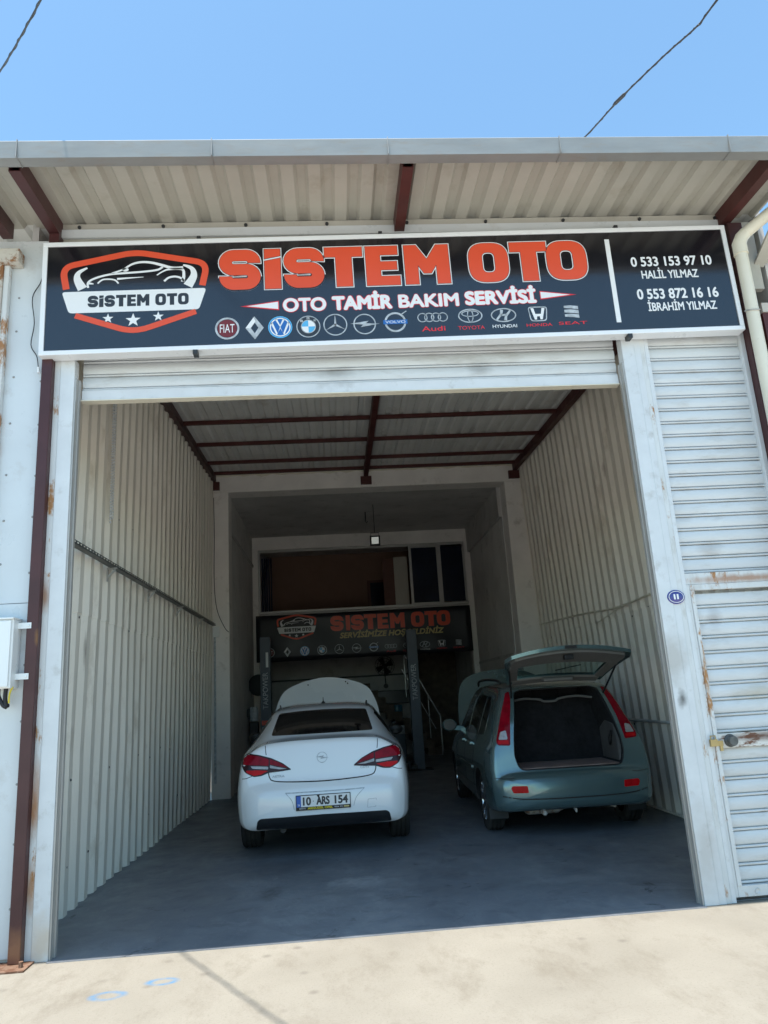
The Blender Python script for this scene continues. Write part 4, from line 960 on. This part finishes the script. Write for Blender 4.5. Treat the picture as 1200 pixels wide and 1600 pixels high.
def patch(bvh, outline, axis, sgn, off=.003, depth=.012, grid=.03, start=None, holes=()):
    """a thin shaped panel lying on the car's surface; outline is in the plane seen along axis"""
    pts = [Vector(q) for q in outline]; n = len(pts)
    dense = []
    for i in range(n):
        a, b = pts[i], pts[(i+1) % n]; k = max(1, int((b-a).length/grid))
        dense += [a.lerp(b, j/k) for j in range(k)]
    x0, x1 = min(q.x for q in pts), max(q.x for q in pts); y0, y1 = min(q.y for q in pts), max(q.y for q in pts)
    ins = []
    def inside(p):
        c = False
        for i in range(len(dense)):
            a, b = dense[i], dense[i-1]
            if (a.y > p.y) != (b.y > p.y) and p.x < (b.x-a.x)*(p.y-a.y)/(b.y-a.y)+a.x: c = not c
        return c
    X = x0+grid/2
    while X < x1:
        Y = y0+grid/2
        while Y < y1:
            q = Vector((X, Y))
            if inside(q) and min((q-d).length for d in dense) > grid*.45: ins.append(q)
            Y += grid
        X += grid
    vv = dense+ins; ed = [(i, (i+1) % len(dense)) for i in range(len(dense))]
    V, E_, Fc, _, _, _ = geometry.delaunay_2d_cdt(vv, ed, [], 1, 1e-5)
    d = Vector((0, sgn, 0)) if axis == 'y' else Vector((sgn, 0, 0))
    st = (-sgn*3.0 if start is None else start)
    out = []; last = None
    for q in V:
        o_ = Vector((q.x, st, q.y)) if axis == 'y' else Vector((st, q.x, q.y))
        h = bvh.ray_cast(o_, d)
        if h[0] is None: out.append(None); continue
        nn = h[1] if h[1].dot(d) < 0 else -h[1]
        out.append(h[0]+nn*off)
    good = [i for i, q in enumerate(out) if q is not None]
    for i, q in enumerate(out):
        if q is None:
            jn = min(good, key=lambda g_: (V[g_]-V[i]).length); out[i] = out[jn].copy()
            if axis == 'y': out[i].x, out[i].z = V[i].x, V[i].y
            else: out[i].y, out[i].z = V[i].x, V[i].y
    mb = MB(); N = len(out)
    mb.v = [tuple(q) for q in out]+[tuple(q+d*depth) for q in out]
    cnt = {}
    for fc in Fc:
        for i in range(len(fc)):
            e = (fc[i], fc[(i+1) % len(fc)]); cnt[tuple(sorted(e))] = cnt.get(tuple(sorted(e)), 0)+1
    for fc in Fc:
        mb.f.append(tuple(fc)); mb.m.append(0)
        for i in range(len(fc)):
            e = (fc[i], fc[(i+1) % len(fc)])
            if cnt[tuple(sorted(e))] == 1: mb.f.append((e[0], e[1], e[1]+N, e[0]+N)); mb.m.append(0)
    return mb
def seam(bvh, pts, w, axis, sgn, off=.0012):
    sp = [tuple(q.to_2d()) for q in smoothpts([(*q, 0) for q in pts], 5)]
    return patch(bvh, strokepoly(sp, w), axis, sgn, off, .004, .05)
def mir(pts): return [(-a, b) for a, b in pts][::-1]

def make_wheel(car, x, y, r, w, side, rim_m, spokes=5, dirty=False):
    """side: +1 right, -1 left; tyre with rim as sub-part"""
    s_ = side; R = r
    t = MB().lathe([(R*.66, -w/2*.9), (R*.80, -w/2), (R*.93, -w/2*.96), (R*.985, -w*.40), (R, -w*.30), (R, -w*.26), (R-.012, -w*.25), (R-.012, -w*.19), (R, -w*.18), (R+.001, -w*.03), (R-.012, -w*.02), (R-.012, w*.04), (R+.001, w*.05),
                    (R, w*.19), (R-.012, w*.20), (R-.012, w*.25), (R, w*.26), (R, w*.30), (R*.985, w*.40), (R*.93, w/2*.96), (R*.80, w/2), (R*.66, w/2*.9), (R*.66, -w/2*.9)], (x, y, R), 'x', 56)
    to = t.obj('tyre', M['rubber'], None, smooth=35)
    wh = MB()
    wh.lathe([(R*.67, -w*.42), (R*.62, -w*.3), (R*.58, w*.1*s_)], (x, y, R), 'x', 40)
    wh.lathe([(R*.67, s_*w*.42), (R*.65, s_*w*.47), (R*.61, s_*w*.42), (R*.59, s_*w*.2)], (x, y, R), 'x', 40)
    wh.lathe([(0, s_*w*.44), (R*.12, s_*w*.44), (R*.17, s_*w*.38), (R*.17, s_*w*.15)], (x, y, R), 'x', 24)
    wh.lathe([(0, -s_*w*.2), (R*.5, -s_*w*.2), (R*.6, -s_*w*.1)], (x, y, R), 'x', 30)
    for k in range(spokes):
        a = 2*math.pi*k/spokes+.3
        for da in (-.16, .16):
            c, q = math.cos(a+da*.5), math.sin(a+da*.5); c2_, q2 = math.cos(a+da), math.sin(a+da)
            wh.beam((x+s_*w*.36, y+R*.12*c, R+R*.12*q), (x+s_*w*.40, y+R*.61*c2_, R+R*.61*q2), .032, .03, up=(1, 0, 0))
    ob = wh.obj('wheel', rim_m, car, smooth=40, local=True)
    to.parent = ob
    return ob

# ---- white saloon
WC = thing('saloon_car', 'white saloon car parked with its bonnet raised and its tail to the door', 'car', (1.668, 2.25, 0), 0)
rowsW = [
 (0.000, .43, .600, .50, .52, .57, .47, .38, .004), (.018, .37, .655, .655, .53, .615, .62, .52, .008), (.055, .33, .705, .735, .55, .66, .69, .58, .012),
 (.085, .31, .745, .770, .57, .70, .72, .61, .014), (.105, .30, .85, .79, .58, .78, .745, .62, .022), (.125, .30, .96, .802, .60, .875, .755, .615, .03),
 (.150, .30, 1.055, .814, .61, .935, .765, .60, .03), (.172, .30, 1.092, .824, .62, .955, .770, .59, .03), (.195, .30, 1.104, .832, .62, .965, .772, .58, .028), (.23, .30, 1.106, .842, .63, .97, .775, .572, .028),
 (.46, .28, 1.126, .872, .64, .985, .79, .56, .03), (.53, .27, 1.150, .878, .65, .99, .80, .555, .035), (.75, .26, 1.232, .888, .66, .99, .815, .555, .04), (1.12, .25, 1.352, .896, .66, .99, .83, .558, .045),
 (1.35, .24, 1.412, .898, .66, .985, .835, .56, .05), (1.75, .22, 1.448, .90, .66, .975, .84, .57, .06), (2.2, .22, 1.458, .90, .65, .965, .84, .575, .06), (2.85, .22, 1.41, .90, .65, .95, .835, .57, .06),
 (3.55, .22, 1.05, .895, .64, .92, .82, .62, .05), (3.75, .22, .96, .89, .62, .86, .80, .66, .04), (4.2, .22, .86, .86, .60, .78, .76, .62, .03), (4.45, .24, .74, .78, .55, .68, .69, .56, .02), (4.6, .30, .60, .55, .5, .56, .5, .4, .01)]
wmb = car_shell(rowsW)
full = wmb.mesh('body_full', M['carwhite']); BV = tree(full)
body = link('body', full, WC, local=True)
cut = []
for y in (1.03, 3.71):
    for s_ in (-1, 1):
        cut.append(MB().lathe([(0, s_*.60), (.355, s_*.60), (.355, s_*1.2), (0, s_*1.2)], (0, y, .318), 'x', 40).mesh('c', M['black']))
boolean(body, cut)
body.data.polygons.foreach_set('use_smooth', [True]*len(body.data.polygons)); body.data.set_sharp_from_angle(angle=math.radians(38))
def wp(name, outline, m, off=.004, r=.02, axis='y', sgn=1, parent=None, grid=.03, depth=.012, smooth=40):
    mb = patch(BV, roundpoly(outline, r, 4) if r else outline, axis, sgn, off, depth, grid)
    return mb.obj(name, M[m] if isinstance(m, str) else m, parent or WC, smooth=smooth, local=True)
wp('rear_window', [(-.535, 1.142), (.535, 1.142), (.492, 1.352), (.25, 1.368), (0, 1.373), (-.25, 1.368), (-.492, 1.352)], 'glass', .003, .02)
for s_ in (-1, 1):
    q = [(.50, 1.38), (.53, 1.38), (.535, 1.445), (.515, 1.447)]
    wp('roof_strip', q if s_ > 0 else mir(q), 'black', .003, 0)
    # tail lamp: dark housing, red lenses, clear strip, bright foot
    H = [(.300, .836), (.385, .90), (.50, .955), (.62, .990), (.735, 1.006), (.785, .970), (.787, .895), (.752, .832), (.67, .790), (.595, .795), (.525, .820), (.41, .826)]
    lamp = wp('tail_lamp', H if s_ > 0 else mir(H), 'smokelamp', .006, .02, depth=.02)
    A = [(.335, .855), (.40, .898), (.512, .947), (.512, .896), (.40, .868)]; B = [(.524, .944), (.63, .98), (.73, .992), (.768, .96), (.768, .905), (.70, .90), (.60, .892), (.524, .884)]
    Cc = [(.345, .847), (.44, .868), (.512, .889), (.512, .862), (.42, .846)]; D = [(.528, .876), (.64, .886), (.70, .889), (.68, .866), (.60, .858), (.528, .852)]; Ee = [(.53, .838), (.64, .850), (.745, .852), (.735, .83), (.668, .802), (.60, .808)]
    for nm, q, m_ in (('red_lens', A, 'redlamp'), ('red_lens', B, 'redlamp'), ('clear_lens', Cc, 'clearlamp'), ('clear_lens', D, 'clearlamp'), ('bright_lens', Ee, 'redbright')):
        wp(nm, q if s_ > 0 else mir(q), m_, .009, .008, parent=lamp, grid=.025)
    # bumper side reflector crease / tow cover
# boot lid seam
k = MB()
for pts, w in (([(.56, 1.095), (.555, 1.03), (.548, .985)], .007), ([(-.56, 1.095), (-.555, 1.03), (-.548, .985)], .007),
               ([(-.528, .835), (-.515, .775), (-.47, .742), (-.30, .725), (0, .716), (.30, .725), (.47, .742), (.515, .775), (.528, .835)], .010)):
    t = seam(BV, pts, w, 'y', 1); k.add(t.v, t.f)
for s_ in (-1, 1):
    t = seam(BV, [(s_*.690, .798), (s_*.74, .782), (s_*.785, .778)], .006, 'y', 1); k.add(t.v, t.f)
k.obj('boot_seam', M['black'], WC, local=True)
wp('diffuser', [(-.63, .40), (-.60, .418), (0, .425), (.60, .418), (.63, .40), (.65, .315), (.2, .305), (-.2, .305), (-.65, .315)], 'blacks', .006, .02)
k = MB(); k.box(-.60, .60, .75, 4.3, .22, .31); k.tube([(-.40, .14, .285), (-.40, .5, .27)], .028, 14); k.obj('underbody', M['black'], WC, local=True)
# plate
pl = MB(); pl.box(-.262, .262, -.016, -.004, .468, .606); plo = pl.obj('number_plate', M['black'], WC, local=True)
FPW = (Vector((-.255, -.0165, .474)), Vector((1, 0, 0)), Vector((0, 0, 1)), Vector((0, -1, 0)))
F = Flat(); F.loops([[(0, .026), (.51, .026), (.51, .126), (0, .126)]], M['s_white'], 1); F.loops([[(0, .026), (.042, .026), (.042, .126), (0, .126)]], M['euro'], 2); F.text('TR', .010, .036, .022, .016, M['s_white'], 3, bold=.02)
F.text('10', .060, .038, .078, .076, M['s_dark'], 2, bold=.045); F.text('ARS', .188, .038, .128, .076, M['s_dark'], 2, bold=.045); F.text('154', .363, .038, .128, .076, M['s_dark'], 2, bold=.045); F.loops([[(.192, .128), (.225, .128), (.208, .100)]], M['black'], 2); F.disc(.160, .074, .004, .004, M['s_dark'], 2)
F.text('ASIGUZEL OPEL', .105, .002, .24, .021, M['yellow'], 1, bold=.06); F.text('0266 241', .36, .006, .08, .012, M['s_white'], 1); F.loops([[(.45, .004), (.50, .004), (.50, .018), (.45, .018)]], M['s_yellow'], 1); F.text('SERVIS', .025, .006, .06, .012, M['s_white'], 1)
F.obj('plate_face', FPW, plo, local=True)
k = MB()  # grey strokes drawn as the shadow lines round the plate recess
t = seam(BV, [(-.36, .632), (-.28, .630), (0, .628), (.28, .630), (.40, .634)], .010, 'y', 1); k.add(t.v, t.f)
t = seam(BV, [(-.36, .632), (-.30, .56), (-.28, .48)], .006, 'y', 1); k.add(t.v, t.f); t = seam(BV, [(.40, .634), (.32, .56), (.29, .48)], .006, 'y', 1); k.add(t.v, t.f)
k.obj('plate_recess_shade', M['s_silver'], WC, local=True)
k = MB()
for a, b in (([(.42, .455), (.50, .458)], .004), ([(.42, .455), (.43, .53)], .004), ([(.43, .53), (.51, .533)], .004), ([(.50, .458), (.51, .533)], .004)):
    t = patch(BV, strokepoly(a, b), 'y', 1, .001, .003, .05); k.add(t.v, t.f)
k.obj('tow_cover', M['s_silver'], WC, local=True)
# badge and lettering on the boot lid
by = BV.ray_cast(Vector((0, -1, .935)), Vector((0, 1, 0)))[0].y
tilt = Vector((0, .20, 1)).normalized(); nb_ = Vector((0, -1, .20)).normalized()
FBW = (Vector((0, by-.003, .932)), Vector((1, 0, 0)), tilt, nb_)
F = Flat(); F.ring(0, 0, .052, .052, .006, M['s_silver'], 1); F.loops([[(-.066, .007), (.02, .016), (.006, .004), (.068, -.004), (-.02, -.016), (-.006, -.003)]], M['s_silver'], 2); F.obj('emblem', FBW, WC, local=True)
for body_, X_, Y_, w_, h_ in (('ASTRA', -.49, -.160, .12, .022), ('CDTI', .37, -.125, .085, .02)):
    hb = BV.ray_cast(Vector((X_+w_/2, -1, .932+Y_)), Vector((0, 1, 0)))[0].y
    F = Flat(); F.text(body_, X_, 0, w_, h_, M['s_silver'], 2, bold=.03); F.obj('boot_lettering', (Vector((0, hb-.004, .932+Y_)), Vector((1, 0, 0)), tilt, nb_), WC, local=True)
# antenna, mirrors, side glass
k = MB(); k.lathe([(.028, 0), (.022, .012), (.006, .03), (.003, .075), (0, .076)], (0, 1.62, 1.438), 'z', 14); k.obj('aerial', M['black'], WC, smooth=50, local=True)
for s_ in (-1, 1):
    sidewin = [(.86, 1.00), (3.15, .955), (2.75, 1.33), (1.75, 1.375), (1.15, 1.30)]
    wp('side_window', sidewin, 'glass', .004, .04, 'x', -s_, grid=.06)
    k = MB(); k.lathe([(0, -.06), (.06, -.055), (.085, -.02), (.085, .03), (.06, .07), (0, .085)], (0, 0, 0), 'y', 20)
    k.v = [(s_*.945+x*1.25, 3.02+y, 1.03+z*.82) for x, y, z in k.v]; k.beam((s_*.80, 3.04, .985), (s_*.90, 3.03, 1.01), .04, .05); k.obj('mirror', M['black'], WC, smooth=50, local=True)
    for a in (1.03, 3.71): make_wheel(WC, s_*.785, a, .316, .205, s_, M['dark'])
# raised bonnet
outl = [(-.80, 0), (-.78, .28), (-.73, .50), (-.62, .705), (-.36, .83), (0, .89), (.36, .83), (.62, .705), (.73, .50), (.78, .28), (.80, 0)]
outl = [tuple(q.to_2d()) for q in smoothpts([(*q, 0) for q in outl], 4)]
k = MB(); nr = 10; n = len(outl)
vs = []
dirv = Vector((0, .42, .905)); nrm = Vector((0, -.905, .42))
for side_ in (0, 1):
    for j in range(nr+1):
        for a, b in outl:
            t_ = b*j/nr; bow = .05*(1-(a/.8)**2)+.03*math.sin(math.pi*min(1, t_/.95))
            q = Vector((a, 3.72, .98))+dirv*t_+nrm*(bow-side_*.03); vs.append(tuple(q))
fs = []; N1 = (nr+1)*n
for j in range(nr):
    for i in range(n-1):
        fs.append((j*n+i, j*n+i+1, (j+1)*n+i+1, (j+1)*n+i)); fs.append((N1+j*n+i, N1+(j+1)*n+i, N1+(j+1)*n+i+1, N1+j*n+i+1))
for i in range(n-1): fs.append((nr*n+i, nr*n+i+1, N1+nr*n+i+1, N1+nr*n+i))
k.add(vs, fs); bo = k.obj('bonnet', M['carwhite'], WC, smooth=40, local=True)
k = MB()
for a, b in ((-.27, .77), (.30, .79), (.33, .76)): 
    q = Vector((a, 3.72, .98))+dirv*b+nrm*.075; k.lathe([(0, -.02), (.010, -.02), (.010, .02), (0, .02)], tuple(q), 'y', 10)
k.obj('washer_jet', M['black'], bo, local=True)

# ---- teal minivan
GC = thing('minivan', 'teal minivan with its tailgate open beside the right corrugated wall', 'car', (4.20, 2.42, 0), math.radians(-2.5))
rowsG = [
 (0.0, .36, .545, .50, .46, .52, .47, .38, .004), (.02, .31, .590, .66, .48, .56, .63, .52, .008), (.06, .28, .625, .745, .50, .59, .70, .60, .010), (.10, .27, .650, .785, .52, .61, .74, .63, .012),
 (.118, .27, .74, .80, .54, .69, .755, .64, .02), (.135, .27, .86, .812, .56, .79, .765, .645, .03), (.16, .27, .98, .824, .58, .87, .772, .64, .03), (.21, .26, 1.13, .836, .62, .93, .775, .625, .035),
 (.30, .25, 1.29, .848, .64, .955, .778, .605, .04), (.40, .24, 1.41, .856, .66, .965, .782, .59, .045), (.50, .24, 1.485, .862, .66, .97, .785, .58, .05), (.62, .24, 1.52, .866, .66, .97, .788, .578, .055),
 (1.0, .24, 1.545, .872, .66, .97, .795, .58, .06), (1.7, .24, 1.565, .876, .66, .965, .80, .585, .06), (2.5, .24, 1.54, .876, .66, .95, .80, .58, .06), (2.9, .24, 1.44, .872, .65, .94, .795, .58, .06),
 (3.5, .24, 1.06, .865, .64, .90, .78, .62, .05), (3.7, .24, .97, .855, .62, .86, .76, .63, .04), (4.05, .26, .85, .80, .58, .76, .70, .55, .03), (4.2, .30, .70, .68, .5, .64, .6, .48, .02), (4.28, .36, .56, .45, .46, .54, .4, .3, .01)]
gmb = car_shell(rowsG)
gfull = gmb.mesh('g_full', M['cargreen']); BG = tree(gfull)
gb = link('body', gfull, GC, local=True)
open_ = roundpoly([(-.535, .655), (.535, .655), (.575, .80), (.555, 1.0), (.46, 1.435), (.38, 1.462), (-.38, 1.462), (-.46, 1.435), (-.555, 1.0), (-.575, .80)], [.07, .07, .05, .1, .03, .03, .03, .03, .1, .05], 5)
cut = [MB().prism(open_, -.4, 1.05, 'y').mesh('c', M['fabric'])]
for y in (.80, 3.40):
    for s_ in (-1, 1):
        cut.append(MB().lathe([(0, s_*.64), (.345, s_*.64), (.345, s_*1.2), (0, s_*1.2)], (0, y, .305), 'x', 40).mesh('c', M['black']))
boolean(gb, cut)
gb.data.polygons.foreach_set('use_smooth', [True]*len(gb.data.polygons)); gb.data.set_sharp_from_angle(angle=math.radians(38))
def gp(name, outline, m, off=.004, r=.02, axis='y', sgn=1, parent=None, grid=.03, depth=.012):
    mb = patch(BG, roundpoly(outline, r, 4) if r else outline, axis, sgn, off, depth, grid)
    return mb.obj(name, M[m], parent or GC, smooth=40, local=True)
# rubber seal round the opening
k = MB()
rim_pts = open_+[open_[0]]
o2 = strokepoly([(a*1.0, b) for a, b in rim_pts], .014)
for i in range(len(open_)):
    a, b = open_[i], open_[(i+1) % len(open_)]
    def hit_(q):
        c_ = (q[0]*1.03, (q[1]-1.05)*1.025+1.05); h = BG.ray_cast(Vector((c_[0], -2, c_[1])), Vector((0, 1, 0))); return h[0]+Vector((-q[0]*.035, .012, -(q[1]-1.05)*.03))
    k.tube([hit_(a), hit_(b)], .011, 6)
k.obj('door_seal', M['black'], GC, smooth=60, local=True)
# boot interior
k = MB(); k.box(-.55, .55, .16, 1.02, .657, .672); k.obj('boot_floor', M['board'], GC, local=True)
k = MB()
nx, nz = 16, 12
sv = [(-.60+1.2*i/nx, .80+.12*j/nz+.012*math.sin(i*1.3+j*.7)+.02*math.cos(i*2*math.pi/nx), .652+.72*j/nz+(0.03*math.exp(-((i-nx/2)/3.)**2)*-1 if j == nz else 0)) for j in range(nz+1) for i in range(nx+1)]
k.add(sv, [(j*(nx+1)+i, j*(nx+1)+i+1, (j+1)*(nx+1)+i+1, (j+1)*(nx+1)+i) for j in range(nz) for i in range(nx)])
k.obj('seat_back', M['fabric'], GC, smooth=60, local=True)
k = MB(); k.tube(smoothpts([(-.47, .70, 1.33), (-.3, .74, 1.355), (-.12, .76, 1.34), (-.06, .76, 1.315), (.06, .76, 1.315), (.12, .76, 1.34), (.3, .74, 1.355), (.47, .70, 1.33)]), .013, 8)
k.tube([(-.47, .70, 1.33), (-.46, .5, 1.40)], .01, 6); k.obj('cargo_cover', M['cartrim'], GC, smooth=60, local=True)
k = MB(); k.prism([(.20, .675), (.78, .675), (.80, 1.0), (.55, 1.10), (.30, 1.06), (.22, .9)], .535, .60, 'x'); k.obj('side_trim', M['dirtytrim'], GC, bevel=.02, local=True)
k = MB(); k.prism([(.20, .653), (.78, .653), (.80, 1.0), (.55, 1.10), (.30, 1.06), (.22, .9)], -.60, -.535, 'x'); k.obj('side_trim', M['fabric'], GC, bevel=.02, local=True)
k = MB(); k.tube(smoothpts([(.525, .34, .98), (.52, .36, .93), (.515, .38, .86), (.52, .42, .84), (.525, .44, .90), (.525, .40, .93)]), .012, 8); k.obj('trim_strap', M['black'], GC, smooth=60, local=True)
for s_ in (-.27, .27):
    k = MB(); k.box(s_-.12, s_+.12, .96, 1.03, 1.37, 1.50); k.obj('headrest', M['fabric'], GC, bevel=.03, local=True)
# lamps
for s_ in (-1, 1):
    Lo = [(.505, 1.445), (.548, 1.43), (.625, 1.25), (.695, 1.06), (.735, .95), (.728, .915), (.60, .905), (.592, .97), (.565, 1.15), (.515, 1.36)]
    lamp = gp('tail_lamp', Lo if s_ > 0 else mir(Lo), 'redlamp', .007, .018, depth=.025)
    q = [(.625, 1.055), (.680, 1.04), (.71, .965), (.62, .965)]; gp('clear_lens', q if s_ > 0 else mir(q), 'clearlamp', .011, .015, parent=lamp)
    q = [(.615, .958), (.715, .958), (.72, .925), (.612, .922)]; gp('bright_lens', q if s_ > 0 else mir(q), 'redbright', .010, .008, parent=lamp)
    q = [(.485, .455), (.635, .458), (.655, .502), (.64, .525), (.49, .52)]; gp('reflector', q if s_ > 0 else mir(q), 'redbright', .004, .012)
    # side windows
    gp('side_window', [(.72, 1.00), (1.10, .985), (1.10, 1.40), (.88, 1.40), (.72, 1.22)], 'glass', .004, .06, 'x', -s_, grid=.05)
    gp('side_window', [(1.14, .985), (1.93, .97), (1.93, 1.42), (1.14, 1.405)], 'glass', .004, .03, 'x', -s_, grid=.06)
    gp('side_window', [(2.0, .97), (3.0, .95), (2.72, 1.33), (2.45, 1.40), (2.0, 1.42)], 'glass', .004, .04, 'x', -s_, grid=.06)
    k = MB()
    for pts in ([(1.12, 1.40), (1.12, .95), (1.20, .70), (1.22, .42)], [(1.96, 1.42), (1.96, .40)], [(2.98, .95), (2.98, .42)], [(1.22, .42), (2.98, .42)]):
        t = seam(BG, pts, .008, 'x', -s_); k.add(t.v, t.f)
    k.obj('door_seam', M['black'], GC, local=True)
    gp('rubbing_strip', [(1.24, .60), (2.96, .60), (2.96, .64), (1.24, .64)], 'cargreen', .012, .01, 'x', -s_, grid=.08, depth=.02)
    for y in (1.35, 2.12): gp('door_handle', [(y, .85), (y+.15, .845), (y+.15, .88), (y, .885)], 'cargreen', .028, .012, 'x', -s_, depth=.04)
    k = MB(); k.lathe([(0, -.05), (.06, -.05), (.085, -.03), (.085, .03), (.06, .07), (0, .09)], (0, 0, 0), 'y', 20)
    k.v = [(s_*.945+x*1.2, 2.86+y, 1.035+z*.95) for x, y, z in k.v]; k.beam((s_*.78, 2.88, .98), (s_*.90, 2.87, 1.0), .04, .06); mo_ = k.obj('mirror', M['cargreen'], GC, smooth=50, local=True)
    k = MB(); k.lathe([(0, -.0), (.07, 0.)], (0, 0, 0), 'y', 20); k.v = [(s_*.945+x*1.2, 2.806+y, 1.035+z*.95) for x, y, z in k.v]; k.obj('mirror_glass', M['blacks'], mo_, local=True)
    for a in (.80, 3.40): make_wheel(GC, s_*.745, a, .303, .19, s_, M['chrome'], 6)
    k = MB(); k.tube(smoothpts([(s_*.54, .75, 1.545), (s_*.56, .95, 1.58), (s_*.57, 1.7, 1.60), (s_*.56, 2.3, 1.585), (s_*.54, 2.5, 1.535)]), .016, 8); k.obj('roof_rail', M['black'], GC, smooth=60, local=True)
    q = [(.56, .22), (.79, .22), (.80, .34), (.74, .36), (.58, .35)]
k = MB(); t = seam(BG, [(-.74, .43), (-.5, .395), (0, .385), (.5, .395), (.74, .43)], .012, 'y', 1); k.add(t.v, t.f); t = seam(BG, [(-.80, .60), (-.66, .592), (-.60, .60)], .006, 'y', 1); k.add(t.v, t.f); t = seam(BG, [(.80, .60), (.66, .592), (.60, .60)], .006, 'y', 1); k.add(t.v, t.f)
k.obj('bumper_groove', M['black'], GC, local=True)
k = MB(); k.box(-.55, .55, .6, 3.9, .20, .29); k.obj('underbody', M['black'], GC, local=True)
k = MB(); k.lathe([(0, .0), (.055, .0), (.10, .04), (.10, .34), (.06, .40), (0, .40)], (0, 0, 0), 'x', 24)
k.v = [(-.50+x, .28+y, .275+z*.65) for x, y, z in k.v]; k.tube([(-.34, .24, .27), (-.34, .02, .255)], .028, 14, cap=False); k.tube([(-.34, .24, .27), (-.34, .03, .255)], .022, 14); k.obj('exhaust', M['rust'], GC, smooth=50, local=True)
for s_ in (-1, 1):
    k = MB(); k.box(s_*.735-.10, s_*.735+.10, .44, .45, .16, .36); k.obj('mud_flap', M['dark'], GC, bevel=.004, local=True)
k = MB(); k.tube([(-.02, .10, .27), (-.02, .03, .25), (-.02, .03, .28)], .01, 8); k.tube([(.36, .15, .28), (.40, .10, .27)], .02, 8); k.obj('tow_eye', M['rust'], GC, local=True)
# raised tailgate (a curved panel with its window), hinged at the rear of the roof
def gate_pt(u, t, th):     # u -1..1 across, t 0 hinge .. 1 lower edge, th outward thickness
    w = lerp(.52, .645, min(1, t*1.25)) if t < .8 else lerp(.645, .60, (t-.8)/.2)
    x = u*w
    y = .48-.88*t
    z = 1.535+.33*t-.09*t*t+.055*(1-u*u)*t-.02*u*u
    return Vector((x, y-.0*th, z+th))
def gate_mesh(u0, u1, t0, t1, lo, hi, nu=16, nt_=10):
    mb = MB(); v = []
    for th in (lo, hi):
        for j in range(nt_+1):
            for i in range(nu+1): v.append(tuple(gate_pt(lerp(u0, u1, i/nu), lerp(t0, t1, j/nt_), th)))
    f = []; N = (nu+1)*(nt_+1)
    for j in range(nt_):
        for i in range(nu):
            a = j*(nu+1)+i; f += [(a, a+1, a+nu+2, a+nu+1), (N+a, N+a+nu+1, N+a+nu+2, N+a+1)]
    for i in range(nu):
        a = i; f.append((a, N+a, N+a+1, a+1)); a = nt_*(nu+1)+i; f.append((a, a+1, N+a+1, N+a))
    for j in range(nt_):
        a = j*(nu+1); f.append((a, a+nu+1, N+a+nu+1, N+a)); a = j*(nu+1)+nu; f.append((a, N+a, N+a+nu+1, a+nu+1))
    return mb.add(v, f)
k = MB()
for u0, u1, t0, t1 in ((-1, 1, 0, .12), (-1, -.80, .12, .56), (.80, 1, .12, .56), (-1, 1, .56, 1)):
    t = gate_mesh(u0, u1, t0, t1, 0, .035); k.add(t.v, t.f)
gt = k.obj('tailgate', M['cargreen'], GC, smooth=40, local=True)
k = MB()
for u0, u1, t0, t1 in ((-.90, .90, .60, .93), (-.92, -.78, .16, .60), (.78, .92, .16, .60), (-.88, .88, .03, .14)):
    t = gate_mesh(u0, u1, t0, t1, -.022, -.001); k.add(t.v, t.f)
k.obj('inner_trim', M['cartrim'], gt, smooth=40, local=True)
glassG = bpy.data.materials.new('tailgate_glass'); glassG.use_nodes = True
b_ = glassG.node_tree.nodes['Principled BSDF']; b_.inputs['Base Color'].default_value = (.55, .66, .64, 1); b_.inputs['Transmission Weight'].default_value = 1; b_.inputs['Roughness'].default_value = .02; b_.inputs['IOR'].default_value = 1.1
gate_mesh(-.79, .79, .125, .555, .012, .018).obj('gate_window', glassG, gt, smooth=40, local=True)
k = MB(); a, b = gate_pt(0, .90, -.03), gate_pt(0, .80, -.03); k.box(-.045, .045, a.y, b.y, a.z-.05, a.z+.0); k.obj('latch', M['black'], gt, bevel=.006, local=True)
k = MB(); a = gate_pt(0, .16, -.03); k.box(-.16, .16, a.y-.10, a.y+.03, a.z-.035, a.z); k.obj('wiper_cover', M['cartrim'], gt, bevel=.012, local=True)
k = MB(); k.beam(gate_pt(0, .17, .045), gate_pt(.45, .30, .05), .02, .012); k.obj('wiper', M['black'], gt, local=True)
for s_ in (-1, 1):
    k = MB(); k.tube([Vector((s_*.50, .36, 1.38)), gate_pt(s_*.93, .55, -.01)], .010, 8); k.obj('gas_strut', M['black'], gt, smooth=60, local=True)
k = MB(); a = gate_pt(0, 1, .0); k.box(-.06, .06, a.y-.012, a.y-.001, a.z+.0, a.z+.03); k.obj('gate_handle', M['black'], gt, local=True)
# raised bonnet
k = MB(); vs = []; outl = [(-.72, 0), (-.70, .35), (-.62, .66), (-.40, .80), (0, .845), (.40, .80), (.62, .66), (.70, .35), (.72, 0)]
outl = [tuple(q.to_2d()) for q in smoothpts([(*q, 0) for q in outl], 4)]; n = len(outl); dirv = Vector((0, .36, .933)); nrm = Vector((0, -.933, .36))
for side_ in (0, 1):
    for j in range(nr+1):
        for a, b in outl:
            t_ = b*j/nr; vs.append(tuple(Vector((a, 3.62, .97))+dirv*t_+nrm*(.05*(1-(a/.75)**2)-side_*.03)))
fs = []; N1 = (nr+1)*n
for j in range(nr):
    for i in range(n-1):
        fs.append((j*n+i, j*n+i+1, (j+1)*n+i+1, (j+1)*n+i)); fs.append((N1+j*n+i, N1+(j+1)*n+i, N1+(j+1)*n+i+1, N1+j*n+i+1))
for i in range(n-1): fs.append((nr*n+i, nr*n+i+1, N1+nr*n+i+1, N1+nr*n+i))
k.add(vs, fs).obj('bonnet', M['cargreen'], GC, smooth=40, local=True)
